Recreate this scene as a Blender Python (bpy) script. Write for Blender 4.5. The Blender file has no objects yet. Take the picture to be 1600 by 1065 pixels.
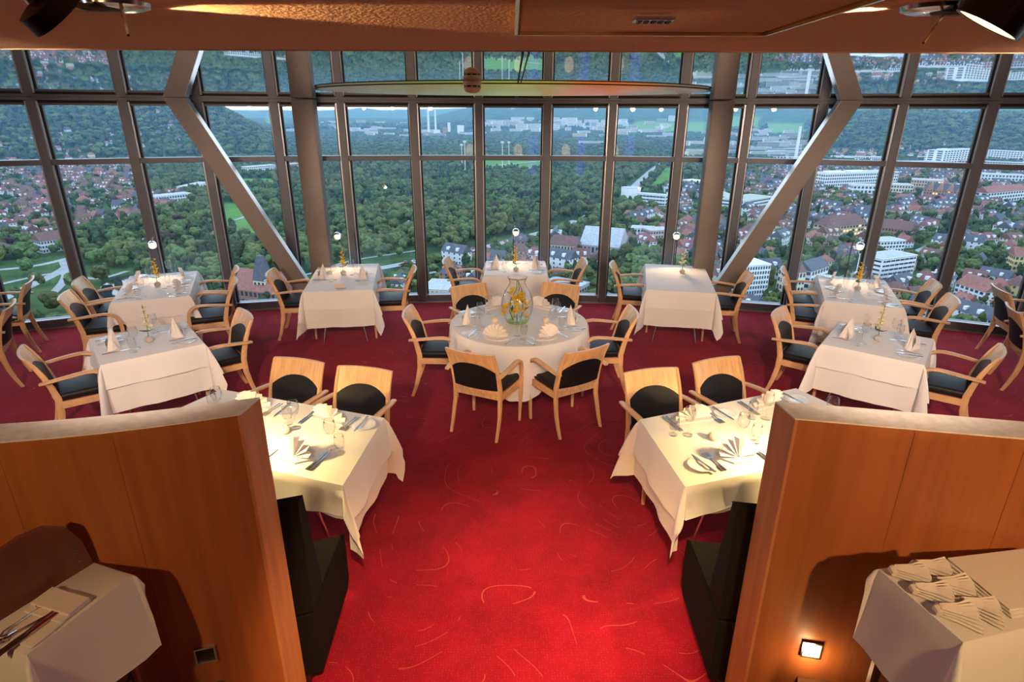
import bpy, bmesh, math, random
from mathutils import Vector, Matrix, noise
from math import sin, cos, pi, radians, atan2, sqrt, hypot
random.seed(7)
S = bpy.context.scene
COL = S.collection

# ------------------------------------------------------------------ camera, sky, exposure, large lamps
CAM_F, CAM_T, CAM_R, CAM_H = 930.0, radians(20.9), .0041, 2.70
cd = bpy.data.cameras.new('camera'); cam = bpy.data.objects.new('camera', cd); COL.objects.link(cam)
cd.sensor_width = 36; cd.lens = 36*CAM_F/1600; cd.clip_start = .05; cd.clip_end = 40000
cam.location = (0, 0, CAM_H)
cam.rotation_mode = 'QUATERNION'
cam.rotation_quaternion = (Matrix.Rotation(pi/2-CAM_T, 3, 'X') @ Matrix.Rotation(CAM_R, 3, 'Z')).to_quaternion()
S.camera = cam
S.view_settings.view_transform = 'Standard'; S.view_settings.look = 'None'
S.view_settings.gamma = 1; S.view_settings.use_curve_mapping = False
S.view_settings.exposure = 0.24
cy = S.cycles
cy.max_bounces = 9; cy.diffuse_bounces = 4; cy.glossy_bounces = 4; cy.transparent_max_bounces = 28; cy.transmission_bounces = 6
cy.volume_bounces = 0; cy.caustics_reflective = True; cy.caustics_refractive = False
cy.sample_clamp_indirect = 4; cy.use_denoising = True

SKY = 2.5
wd = bpy.data.worlds.new('dusk_sky'); S.world = wd; wd.use_nodes = True
nt = wd.node_tree; nt.nodes.clear()
wo = nt.nodes.new('ShaderNodeOutputWorld'); bg = nt.nodes.new('ShaderNodeBackground')
tc = nt.nodes.new('ShaderNodeTexCoord'); sx = nt.nodes.new('ShaderNodeSeparateXYZ'); rp = nt.nodes.new('ShaderNodeValToRGB')
nt.links.new(tc.outputs['Generated'], sx.inputs[0]); nt.links.new(sx.outputs['Z'], rp.inputs[0])
e = rp.color_ramp.elements
e[0].position = 0; e[0].color = (.62, .80, 1, 1); e[1].position = 1; e[1].color = (.46, .67, 1, 1)
a = e.new(.06); a.color = (.80, .92, 1, 1); a = e.new(.4); a.color = (.54, .74, 1, 1)
nt.links.new(rp.outputs[0], bg.inputs[0]); bg.inputs[1].default_value = SKY; nt.links.new(bg.outputs[0], wo.inputs[0])

WARM = (1, .60, .27)
def lamp(kind, name, loc, power, color=WARM, size=.06, target=None, cone=60, blend=.6):
    d = bpy.data.lights.new(name, kind); d.energy = power; d.color = color
    if kind == 'AREA': d.shape = 'DISK'; d.size = size
    else: d.shadow_soft_size = size
    if kind == 'SPOT': d.spot_size = radians(cone); d.spot_blend = blend
    o = bpy.data.objects.new(name, d); COL.objects.link(o); o.location = loc
    if target is not None:
        o.rotation_mode = 'QUATERNION'
        o.rotation_quaternion = (Vector(target)-Vector(loc)).to_track_quat('-Z', 'Y')
    return o

ZC = 2.86                                  # ceiling height
# unseen downlights (fittings further down): two for the carpet pools, the rest added fill; (x, y, target, watts, cone)
SOFT = (1, .73, .56)
DOWN = [(-.15, .60, (-.12, 2.35, 0), 640, 46, WARM), (.35, .75, (.42, 2.95, 0), 460, 34, WARM),
        (-1.9, -.6, (-2.2, 2.4, .9), 100, 100, WARM), (1.9, -.6, (2.2, 2.4, .9), 215, 100, WARM),
        (-1.2, .88, (-2.5, 6.4, .7), 430, 58, SOFT), (1.2, .88, (2.5, 6.4, .7), 430, 58, SOFT),
        (-2.8, .80, (-4.2, 5.9, .7), 360, 58, SOFT), (2.8, .80, (4.2, 5.9, .7), 390, 58, SOFT),
        (0, .70, (0, 5.9, .8), 380, 42, SOFT)]
for i, (x, y, t, w, c, k) in enumerate(DOWN):
    lamp('SPOT', 'downlight_beam', (x, y, ZC-.035), w, k, .05, t, c, .8)

# ------------------------------------------------------------------ helpers
def tag(o, label=None, cat=None, group=None, kind=None):
    if label: o['label'] = label
    if cat: o['category'] = cat
    if group: o['group'] = group
    if kind: o['kind'] = kind
    return o
def empty(name, loc=(0, 0, 0), rz=0, label=None, cat=None, group=None, kind=None):
    o = bpy.data.objects.new(name, None); COL.objects.link(o); o.location = loc; o.rotation_euler = (0, 0, rz); o.empty_display_size = .1
    return tag(o, label, cat, group, kind)
def link(name, me, parent=None, kind=None):
    o = bpy.data.objects.new(name, me); COL.objects.link(o)
    if parent is not None: o.parent = parent
    if kind: o['kind'] = kind
    return o
class MB:
    def __init__(s): s.v = []; s.f = []; s.m = []; s.mi = 0
    def add(s, vs, fs):
        n = len(s.v); s.v += [tuple(p) for p in vs]; s.f += [tuple(i+n for i in f) for f in fs]; s.m += [s.mi]*len(fs); return s
    def box(s, c, d, rz=0, M=None):
        hx, hy, hz = d[0]/2, d[1]/2, d[2]/2
        vs = [Vector((x*hx, y*hy, z*hz)) for z in (-1, 1) for y in (-1, 1) for x in (-1, 1)]
        if rz: R = Matrix.Rotation(rz, 3, 'Z'); vs = [R @ v for v in vs]
        if M is not None: vs = [M @ v for v in vs]
        c = Vector(c)
        return s.add([v+c for v in vs], [(0, 2, 3, 1), (4, 5, 7, 6), (0, 1, 5, 4), (2, 6, 7, 3), (0, 4, 6, 2), (1, 3, 7, 5)])
    def tube(s, pts, rad, n=8, cap=True):
        pts = [Vector(p) for p in pts]
        if not hasattr(rad, '__len__'): rad = [rad]*len(pts)
        vs = []; ref = None
        for i, p in enumerate(pts):
            t = (pts[min(i+1, len(pts)-1)]-pts[max(i-1, 0)]).normalized()
            if ref is None: ref = Vector((0, 0, 1)) if abs(t.z) < .9 else Vector((1, 0, 0))
            u = t.cross(ref).normalized(); w = u.cross(t).normalized(); ref = w
            for k in range(n): a = 2*pi*k/n; vs.append(p+(u*cos(a)+w*sin(a))*rad[i])
        fs = [(i*n+k, i*n+(k+1) % n, (i+1)*n+(k+1) % n, (i+1)*n+k) for i in range(len(pts)-1) for k in range(n)]
        if cap: fs += [tuple(range(n))[::-1], tuple(range((len(pts)-1)*n, len(pts)*n))]
        return s.add(vs, fs)
    def bar(s, pts, wid, thk, side):
        """rectangular section swept along pts; side = width direction"""
        pts = [Vector(p) for p in pts]; n = len(pts); vs = []
        if not hasattr(wid, '__len__'): wid = [wid]*n
        if not hasattr(thk, '__len__'): thk = [thk]*n
        sd = Vector(side).normalized()
        for i, p in enumerate(pts):
            t = (pts[min(i+1, n-1)]-pts[max(i-1, 0)]).normalized(); w = sd.cross(t).normalized(); u = t.cross(w).normalized()
            c = .22
            for a, b in ((-.5, -.5+c), (-.5+c, -.5), (.5-c, -.5), (.5, -.5+c), (.5, .5-c), (.5-c, .5), (-.5+c, .5), (-.5, .5-c)):
                vs.append(p+u*(a*wid[i])+w*(b*thk[i]))
        fs = [(i*8+k, i*8+(k+1) % 8, (i+1)*8+(k+1) % 8, (i+1)*8+k) for i in range(n-1) for k in range(8)]
        fs += [tuple(range(8))[::-1], tuple(range((n-1)*8, n*8))]
        return s.add(vs, fs)
    def lathe(s, prof, n=20, c=(0, 0, 0)):
        vs = [(c[0]+r*cos(2*pi*k/n), c[1]+r*sin(2*pi*k/n), c[2]+z) for r, z in prof for k in range(n)]
        return s.add(vs, [(i*n+k, i*n+(k+1) % n, (i+1)*n+(k+1) % n, (i+1)*n+k) for i in range(len(prof)-1) for k in range(n)])
    def ball(s, c, r, n=8, m=6, sq=(1, 1, 1)):
        return s.lathe_at([(max(1e-4, r*sin(pi*i/m)), -r*cos(pi*i/m)) for i in range(m+1)], n, c, sq)
    def lathe_at(s, prof, n, c, sq):
        vs = [(c[0]+sq[0]*r*cos(2*pi*k/n), c[1]+sq[1]*r*sin(2*pi*k/n), c[2]+sq[2]*z) for r, z in prof for k in range(n)]
        return s.add(vs, [(i*n+k, i*n+(k+1) % n, (i+1)*n+(k+1) % n, (i+1)*n+k) for i in range(len(prof)-1) for k in range(n)])
    def prism(s, poly, z0, z1):
        n = len(poly)
        return s.add([(x, y, z0) for x, y in poly]+[(x, y, z1) for x, y in poly],
                     [tuple(range(n))[::-1], tuple(range(n, 2*n))]+[(i, (i+1) % n, n+(i+1) % n, n+i) for i in range(n)])
    def mesh(s, name, mats, smooth=False, bevel=0, fix=True):
        me = bpy.data.meshes.new(name); me.from_pydata(s.v, [], s.f)
        if not isinstance(mats, (list, tuple)): mats = [mats]
        for m in mats: me.materials.append(m)
        if len(mats) > 1: me.polygons.foreach_set('material_index', s.m)
        bm = bmesh.new(); bm.from_mesh(me)
        if fix: bmesh.ops.recalc_face_normals(bm, faces=bm.faces)
        if bevel: bmesh.ops.bevel(bm, geom=bm.edges, offset=bevel, segments=2, affect='EDGES', clamp_overlap=True, profile=.6)
        bm.to_mesh(me); bm.free()
        if smooth: me.polygons.foreach_set('use_smooth', [True]*len(me.polygons))
        if smooth == 'auto': me.set_sharp_from_angle(angle=radians(40))
        me.update(); return me
    def obj(s, name, mats, parent=None, kind=None, **k): return link(name, s.mesh(name, mats, **k), parent, kind)
def copy_tree(o):
    c = o.copy(); COL.objects.link(c)
    for ch in o.children:
        d = ch.copy(); COL.objects.link(d); d.parent = c
        for g in ch.children:
            q = g.copy(); COL.objects.link(q); q.parent = d
    return c

# ------------------------------------------------------------------ materials
def mat(name, col, rough=.5, metal=0, var=0, vscale=20, bump=0, bscale=80, spec=.5, sheen=0, coat=0, stretch=None, col2=None, emit=None, estr=0, objrand=0):
    m = bpy.data.materials.new(name); m.use_nodes = True; t = m.node_tree; b = t.nodes['Principled BSDF']
    b.inputs['Base Color'].default_value = (*col, 1); b.inputs['Roughness'].default_value = rough; b.inputs['Metallic'].default_value = metal
    b.inputs['Specular IOR Level'].default_value = spec; b.inputs['Coat Weight'].default_value = coat
    if sheen: b.inputs['Sheen Weight'].default_value = sheen
    if emit: b.inputs['Emission Color'].default_value = (*emit, 1); b.inputs['Emission Strength'].default_value = estr
    if var or bump or col2 or objrand:
        tcn = t.nodes.new('ShaderNodeTexCoord'); mp = t.nodes.new('ShaderNodeMapping'); t.links.new(tcn.outputs['Object'], mp.inputs[0])
        if stretch: mp.inputs['Scale'].default_value = stretch
    if var or col2:
        n = t.nodes.new('ShaderNodeTexNoise'); n.inputs['Scale'].default_value = vscale; n.inputs['Detail'].default_value = 4
        t.links.new(mp.outputs[0], n.inputs[0]); r = t.nodes.new('ShaderNodeValToRGB'); t.links.new(n.outputs[0], r.inputs[0])
        c2 = col2 or tuple(c*(1-var) for c in col); c1 = col if col2 else tuple(min(1, c*(1+var*.5)) for c in col)
        r.color_ramp.elements[0].position = .35; r.color_ramp.elements[1].position = .65
        r.color_ramp.elements[0].color = (*c2, 1); r.color_ramp.elements[1].color = (*c1, 1)
        out = r.outputs[0]
        if objrand:
            oi = t.nodes.new('ShaderNodeObjectInfo'); hs = t.nodes.new('ShaderNodeHueSaturation')
            mr = t.nodes.new('ShaderNodeMapRange'); mr.inputs['To Min'].default_value = 1-objrand; mr.inputs['To Max'].default_value = 1+objrand
            t.links.new(oi.outputs['Random'], mr.inputs['Value']); t.links.new(mr.outputs[0], hs.inputs['Value'])
            m2 = t.nodes.new('ShaderNodeMath'); m2.operation = 'MULTIPLY_ADD'; m2.inputs[1].default_value = -.06; m2.inputs[2].default_value = .53
            m3 = t.nodes.new('ShaderNodeMath'); m3.operation = 'FRACT'; m4 = t.nodes.new('ShaderNodeMath'); m4.operation = 'MULTIPLY'; m4.inputs[1].default_value = 7.3
            t.links.new(oi.outputs['Random'], m4.inputs[0]); t.links.new(m4.outputs[0], m3.inputs[0]); t.links.new(m3.outputs[0], m2.inputs[0])
            t.links.new(m2.outputs[0], hs.inputs['Hue'])
            t.links.new(out, hs.inputs['Color']); out = hs.outputs[0]
        t.links.new(out, b.inputs['Base Color'])
    if bump:
        n = t.nodes.new('ShaderNodeTexNoise'); n.inputs['Scale'].default_value = bscale; n.inputs['Detail'].default_value = 3
        t.links.new(mp.outputs[0], n.inputs[0]); bp = t.nodes.new('ShaderNodeBump'); bp.inputs['Strength'].default_value = bump; bp.inputs['Distance'].default_value = .01
        t.links.new(n.outputs[0], bp.inputs['Height']); t.links.new(bp.outputs[0], b.inputs['Normal'])
    return m
def glass_mat(name, tint, refl=1.0, ior=1.5, rough=0):
    m = bpy.data.materials.new(name); m.use_nodes = True; t = m.node_tree; t.nodes.clear()
    o = t.nodes.new('ShaderNodeOutputMaterial'); mx = t.nodes.new('ShaderNodeMixShader'); fr = t.nodes.new('ShaderNodeFresnel'); ge = t.nodes.new('ShaderNodeNewGeometry'); im = t.nodes.new('ShaderNodeMix'); im.data_type = 'FLOAT'; im.inputs[2].default_value = ior; im.inputs[3].default_value = 1/ior; t.links.new(ge.outputs['Backfacing'], im.inputs[0]); t.links.new(im.outputs[0], fr.inputs[0])
    tr = t.nodes.new('ShaderNodeBsdfTransparent'); tr.inputs[0].default_value = (*tint, 1); g = t.nodes.new('ShaderNodeBsdfGlossy'); g.inputs['Roughness'].default_value = rough
    mu = t.nodes.new('ShaderNodeMath'); mu.operation = 'MULTIPLY'; mu.inputs[1].default_value = refl; mu.use_clamp = True
    t.links.new(fr.outputs[0], mu.inputs[0]); t.links.new(mu.outputs[0], mx.inputs[0]); t.links.new(tr.outputs[0], mx.inputs[1]); t.links.new(g.outputs[0], mx.inputs[2]); t.links.new(mx.outputs[0], o.inputs[0])
    return m
M = {}
M['maple'] = mat('maple_wood', (.74, .44, .22), .38, var=.18, vscale=3, stretch=(14, 2, 2), coat=.15)
M['leather'] = mat('black_leather', (.010, .010, .013), .5, bump=.12, bscale=220, spec=.28)
M['velvet'] = mat('dark_bench_velvet', (.008, .006, .006), .9, spec=.15, bump=.1, bscale=120)
M['cloth'] = mat('white_linen', (.84, .82, .80), .85, bump=.06, bscale=350, spec=.2)
M['napkin'] = mat('napkin_linen', (.84, .78, .73), .85, bump=.05, bscale=400, spec=.2)
M['steel'] = mat('polished_steel', (.62, .62, .63), .18, 1)
M['chrome'] = mat('chrome', (.8, .8, .82), .1, 1)
M['china'] = mat('white_china', (.82, .82, .82), .15, coat=.5)
M['brick_stone'] = mat('pale_stone', (.50, .47, .44), .7, var=.2, vscale=60)
M['frame'] = mat('window_metal', (.115, .12, .138), .42, .55, var=.05, vscale=6)
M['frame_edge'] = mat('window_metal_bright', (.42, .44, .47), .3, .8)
M['gasket'] = mat('black_gasket', (.012, .012, .014), .6)
M['brace'] = mat('brace_steel_paint', (.21, .175, .155), .45, .35, var=.06, vscale=5)
M['brace_edge'] = mat('brace_bare_flange', (.52, .54, .58), .32, .75)
M['glass'] = glass_mat('window_glass', (.93, .97, .98), 1.7, 1.5)
M['crystal'] = glass_mat('drinking_glass', (.985, .985, .985), 1.25, 1.45, .02)
M['ceiling'] = mat('warm_lit_plaster', (.68, .42, .235), .9, bump=.35, bscale=120, spec=.15)  # orange of the warm lamps put into the base colour, hatch below likewise
M['hatch'] = mat('hatch_plaster', (.60, .36, .20), .9, bump=.2, bscale=120, spec=.15)
M['seam'] = mat('dark_joint', (.02, .018, .016), .8)
M['mirror'] = mat('stretched_mirror_film', (.66, .64, .60), .015, 1, bump=.012, bscale=1.2)
M['veneer'] = mat('maple_veneer', (.46, .15, .047), .42, var=.16, vscale=2.2, stretch=(9, 9, .5), coat=.1)
M['daylit_veneer_edge'] = mat('daylit_maple_lipping', (.93, .88, .81), .45, var=.10, vscale=3, stretch=(8, 8, 1))  # maple paled so its colour holds the window daylight on the top edge
M['veneer_end'] = mat('maple_end_veneer', (.64, .27, .11), .42, var=.14, vscale=3, stretch=(8, 8, .6))
M['parquet'] = mat('brown_parquet', (.16, .075, .035), .4, var=.3, vscale=4, stretch=(2, 14, 1))
M['darkwood'] = mat('mahogany', (.16, .05, .028), .4, var=.2, vscale=3, stretch=(10, 2, 2), coat=.2)
M['lampmetal'] = mat('black_lamp_metal', (.05, .035, .025), .35, .7)
M['gold'] = mat('lit_gold_tone', (.75, .55, .25), .25, 1)
M['bulb'] = mat('lamp_bulb', (1, .9, .7), .5, emit=(1, .58, .22), estr=3.6)
M['bulb_soft'] = mat('step_light_glass', (1, .9, .7), .5, emit=(1, .66, .28), estr=3.2)
M['wax'] = mat('cream_wax', (.80, .66, .50), .6)
M['stem'] = mat('plant_stem', (.10, .17, .04), .5)
M['leafg'] = mat('orchid_leaf', (.03, .07, .02), .35)
M['petal_w'] = mat('cream_petal', (.80, .76, .50), .6)
M['petal_y'] = mat('yellow_petal', (.88, .60, .05), .6)
M['petal_d'] = mat('golden_petal', (.85, .50, .03), .55)
M['paper'] = mat('beige_card', (.62, .50, .38), .7)
M['water'] = mat('vase_water', (.55, .58, .30), .1)

def carpet_mat():
    m = mat('red_carpet', (.40, .004, .018), .95, spec=.1, sheen=.25); t = m.node_tree; b = t.nodes['Principled BSDF']
    b.inputs['Sheen Tint'].default_value = (1, .2, .2, 1); b.inputs['Sheen Roughness'].default_value = .6
    tcn = t.nodes.new('ShaderNodeTexCoord')
    n = t.nodes.new('ShaderNodeTexNoise'); n.inputs['Scale'].default_value = 2.2; n.inputs['Detail'].default_value = 6; n.inputs['Roughness'].default_value = .65
    t.links.new(tcn.outputs['Object'], n.inputs[0])
    r = t.nodes.new('ShaderNodeValToRGB'); t.links.new(n.outputs[0], r.inputs[0])
    r.color_ramp.elements[0].position = .32; r.color_ramp.elements[0].color = (.155, .001, .012, 1)
    r.color_ramp.elements[1].position = .68; r.color_ramp.elements[1].color = (.28, .0026, .021, 1)
    # woven pin dots everywhere, and brighter dots strung along swirl lines
    dot = t.nodes.new('ShaderNodeTexVoronoi'); dot.inputs['Scale'].default_value = 62; dot.inputs['Randomness'].default_value = .35; t.links.new(tcn.outputs['Object'], dot.inputs[0])
    lt = t.nodes.new('ShaderNodeMath'); lt.operation = 'LESS_THAN'; lt.inputs[1].default_value = .22; t.links.new(dot.outputs['Distance'], lt.inputs[0])
    sw = t.nodes.new('ShaderNodeTexNoise'); sw.inputs['Scale'].default_value = 1.7; sw.inputs['Detail'].default_value = 0; t.links.new(tcn.outputs['Object'], sw.inputs[0])
    mm = t.nodes.new('ShaderNodeMath'); mm.operation = 'PINGPONG'; mm.inputs[1].default_value = .055; t.links.new(sw.outputs[0], mm.inputs[0])
    l2 = t.nodes.new('ShaderNodeMath'); l2.operation = 'LESS_THAN'; l2.inputs[1].default_value = .0016; t.links.new(mm.outputs[0], l2.inputs[0])
    gate = t.nodes.new('ShaderNodeTexNoise'); gate.inputs['Scale'].default_value = 3.3; t.links.new(tcn.outputs['Object'], gate.inputs[0])
    g2 = t.nodes.new('ShaderNodeMath'); g2.operation = 'GREATER_THAN'; g2.inputs[1].default_value = .53; t.links.new(gate.outputs[0], g2.inputs[0])
    a1 = t.nodes.new('ShaderNodeMath'); a1.operation = 'MULTIPLY'; t.links.new(l2.outputs[0], a1.inputs[0]); t.links.new(g2.outputs[0], a1.inputs[1])
    a2 = t.nodes.new('ShaderNodeMath'); a2.operation = 'MULTIPLY_ADD'; a2.inputs[1].default_value = .30; t.links.new(a1.outputs[0], a2.inputs[0])
    a3 = t.nodes.new('ShaderNodeMath'); a3.operation = 'MULTIPLY'; a3.inputs[1].default_value = .10; t.links.new(lt.outputs[0], a3.inputs[0]); t.links.new(a3.outputs[0], a2.inputs[2])
    mx = t.nodes.new('ShaderNodeMixRGB'); mx.inputs[2].default_value = (.72, .20, .12, 1); t.links.new(a2.outputs[0], mx.inputs[0]); t.links.new(r.outputs[0], mx.inputs[1])
    t.links.new(mx.outputs[0], b.inputs['Base Color'])
    bn = t.nodes.new('ShaderNodeTexNoise'); bn.inputs['Scale'].default_value = 160; t.links.new(tcn.outputs['Object'], bn.inputs[0])
    bp = t.nodes.new('ShaderNodeBump'); bp.inputs['Strength'].default_value = .4; bp.inputs['Distance'].default_value = .006; t.links.new(bn.outputs[0], bp.inputs['Height']); t.links.new(bp.outputs[0], b.inputs['Normal'])
    return m
M['carpet'] = carpet_mat()

# ------------------------------------------------------------------ tower shell
FR, FY = 15.12, -6.372                     # radius and centre of the round facade
def onarc(phi, r): return (r*sin(phi), FY+r*cos(phi))
PH = [-.3895, -.3265, -.2704, -.21, -.1538, -.0902, -.0311, .0312, .0903, .1518, .2081, .2664, .3268, .3882]
PH = [-.3895-.0605*k for k in range(6, 0, -1)]+PH+[.3882+.0605*k for k in range(1, 7)]
arc = [onarc(-1.0+2.0*k/80, FR+.30) for k in range(81)]
fl = MB(); fl.prism([(-12.9, -7), (12.9, -7)]+[(x, y) for x, y in arc][::-1], -.35, 0)
tag(fl.obj('floor', M['carpet']), 'crimson carpet with dotted swirls covering the dining floor', kind='structure')
PLAT = .33
pf = MB(); pf.prism([(-12, -6.5), (12, -6.5), (12, 1.7), (1.3, 1.98), (1.0, 1.3), (-1.0, 1.3), (-1.3, 1.98), (-12, 1.7)], .001, PLAT)
tag(pf.obj('floor_gallery', M['parquet']), 'brown parquet gallery floor behind the wooden partitions', kind='structure')
# plaster ceiling over the gallery; mirror film ceiling from its edge out to the glass
SOFF = 1.80
cl = MB(); cl.box((0, (SOFF-7)/2, ZC+.15), (26, SOFF+7, .30))
tag(cl.obj('ceiling', M['ceiling']), 'plaster ceiling over the gallery with warm lamp light put into its colour', kind='structure')
ed = MB(); ed.box((0, SOFF+.004, ZC+.012), (26, .012, .028))
tag(ed.obj('trim_1', M['ceiling'], bevel=.003), 'plaster edge bead where the mirror ceiling begins', kind='structure')
mi = MB(); mi.prism([(-12.9, SOFF+.01), (12.9, SOFF+.01)]+[p for p in arc if p[1] > SOFF+.02][::-1], ZC+.004, ZC+.30)
mo = mi.obj('ceiling_mirror', M['mirror']); tag(mo, 'mirror film ceiling reflecting the windows and city', kind='structure')
sm = MB(); sm.box((.028, 5.2, ZC+.003), (.007, 6.6, .003)); sm.box((.045, 5.2, ZC+.003), (.004, 6.6, .003)); sm.obj('panel_joint', M['seam'], mo)
# gallery back wall and ends
bw = MB(); bw.box((0, -6.6, 1.4), (25, .2, 3.2)); tag(bw.obj('wall_back', M['veneer']), 'wooden back wall of the gallery', kind='structure')
for s, nm in ((-1, 'wall_left'), (1, 'wall_right')):
    w = MB(); w.box((s*12.6, -3, 1.3), (.2, 8.4, 3.4)); tag(w.obj(nm, M['veneer']), 'wooden side wall of the gallery', kind='structure')

# windows: one structure per bay, with its own mullion, rails, sill and two panes
ZT = 2.114
def seg(mb, p, q, r0, r1, z0, z1):
    """bar following the chord between angles p and q, between radii r0 and r1"""
    a, b = onarc(p, r0), onarc(q, r0); c, d = onarc(q, r1), onarc(p, r1)
    mb.prism([a, b, c, d], z0, z1)
for i in range(len(PH)-1):
    p, q = PH[i], PH[i+1]; mid = (p+q)/2
    if abs(mid) > .80: continue
    ctr = onarc(mid, FR)
    w = empty('window_%d' % (i+1), (0, 0, 0), 0, kind='structure', label='full height window bay of the curved glass facade')
    wide = .062 if i % 2 else .054
    mb = MB(); x, y = onarc(p, FR+.09); mb.box((x, y, 1.42), (wide*1.75, .18, 2.86), -p); mb.obj('mullion', M['frame'], w, bevel=.006)
    hm = wide*.875/FR; g = .022/FR
    mb = MB()
    for sgn, ph in ((1, p), (-1, q)):
        a0, a1 = ph+sgn*hm, ph+sgn*(hm+g*1.5)
        seg(mb, min(a0, a1), max(a0, a1), FR+.10, FR+.17, .10, 2.79)
    mb.obj('gasket', M['gasket'], w)
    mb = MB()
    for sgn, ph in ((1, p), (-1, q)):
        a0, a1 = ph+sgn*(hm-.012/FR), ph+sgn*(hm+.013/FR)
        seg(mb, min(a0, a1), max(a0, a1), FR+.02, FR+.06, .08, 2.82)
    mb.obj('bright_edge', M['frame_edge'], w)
    mb = MB(); seg(mb, p+hm, q-hm, FR+.01, FR+.16, ZT-.033, ZT+.033); mb.obj('transom', M['frame'], w, bevel=.005)
    mb = MB(); seg(mb, p, q, FR-.02, FR+.2, ZC-.028, ZC+.003); mb.obj('head_rail', M['frame'], w)
    mb = MB(); seg(mb, p+hm, q-hm, FR+.10, FR+.2, ZC-.06, ZC-.028); mb.obj('blind_box', M['gasket'], w)
    mb = MB(); seg(mb, p+hm, q-hm, FR+.06, FR+.18, ZC-.085, ZC-.06); mb.obj('top_rail', M['frame'], w)
    mb = MB(); seg(mb, p+hm, q-hm, FR+.03, FR+.2, .012, .11); mb.obj('sill_rail', M['frame'], w, bevel=.006)
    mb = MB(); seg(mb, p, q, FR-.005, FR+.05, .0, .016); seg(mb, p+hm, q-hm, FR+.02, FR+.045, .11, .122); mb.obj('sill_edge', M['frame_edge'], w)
    for nm, z0, z1 in (('lower_pane', .11, ZT-.03), ('upper_pane', ZT+.03, ZC-.08)):
        a, b = onarc(p+hm, FR+.13), onarc(q-hm, FR+.13)
        me = MB().add([(*a, z0), (*b, z0), (*b, z1), (*a, z1)], [(0, 1, 2, 3)]).mesh(nm, M['glass'])
        link(nm, me, w)

# pillars and diagonal braces just inside the glass
for s, ph, nm in ((-1, -.180, 'left'), (1, .1797, 'right')):
    x, y = onarc(ph, 14.65)
    mb = MB(); mb.box((x, y, 1.43), (.27, .24, 2.858), -ph*.6)
    o = mb.obj('pillar_'+nm, M['brace'], bevel=.02, smooth='auto'); tag(o, 'brown steel pillar standing inside the %s windows' % nm, kind='structure')
    d = empty('brace_'+nm, (0, 0, 0), 0, 'diagonal steel brace rising from the foot of the %s pillar to the window head' % nm, kind='structure')
    bx, by = onarc(ph+s*.004, 14.62); tx, ty = onarc(s*.2800, 14.66)
    A = Vector((bx, by, -.0)); B = Vector((tx, ty, ZC)); ax = (B-A).normalized()
    out = Vector((sin((ph+s*.27)/2), cos((ph+s*.27)/2), 0)); sd = ax.cross(out).normalized(); out = sd.cross(ax).normalized()
    mb = MB(); K = []
    for P0 in (A, B):
        for u, v in ((-1, -1), (1, -1), (1, 1), (-1, 1)):
            q = P0+sd*(u*.105)+out*(v*.10); t = (P0.z-q.z)/ax.z; K.append(q+ax*t)
    mb.add(K, [(0, 1, 2, 3), (7, 6, 5, 4), (0, 4, 5, 1), (1, 5, 6, 2), (2, 6, 7, 3), (3, 7, 4, 0)]); mb.obj('beam', M['brace'], d)
    mb = MB(); K = []; up = 1 if sd.z > 0 else -1
    for P0 in (A, B):
        for u, v in ((.105, -.92), (.109, -.92), (.109, .95), (.105, .95)):
            q = P0+sd*(up*u)+out*(v*.10); t = (P0.z-q.z)/ax.z; K.append(q+ax*t)
    mb.add(K, [(0, 1, 2, 3), (7, 6, 5, 4), (0, 4, 5, 1), (1, 5, 6, 2), (2, 6, 7, 3), (3, 7, 4, 0)]); mb.obj('flange', M['brace_edge'], d)
# ------------------------------------------------------------------ booth partitions and benches
HP = 1.62
def face(s, ax):                            # y of the partition's gallery side at |x| = ax
    d = ax-1.041
    if s < 0: return 2.034-.40*d+.153*d*d if d < 1.1 else 2.034-.44+.185-.06*(d-1.1)
    return 2.024-.19*d
def pcurve(s, a0, a1, n): return [(s*(a0+(a1-a0)*k/n), face(s, a0+(a1-a0)*k/n)) for k in range(n+1)]
def ribbon(mb, pts, prof, s):
    """extrude closed profile [(offset towards windows, z)] along the plan curve pts"""
    vs = []; n = len(prof)
    for i, p in enumerate(pts):
        a = Vector(pts[max(i-1, 0)]); b = Vector(pts[min(i+1, len(pts)-1)]); t = 0
        for o, z in prof: vs.append((p[0]-s*.12*o*(i == 0)*(o < .2), p[1]+o, z))
    fs = [(i*n+k, i*n+(k+1) % n, (i+1)*n+(k+1) % n, (i+1)*n+k) for i in range(len(pts)-1) for k in range(n)]
    fs += [tuple(range(n)), tuple(range((len(pts)-1)*n, len(pts)*n))]
    mb.add(vs, fs)
EX = {-1: 1.041, 1: 1.081}
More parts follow.
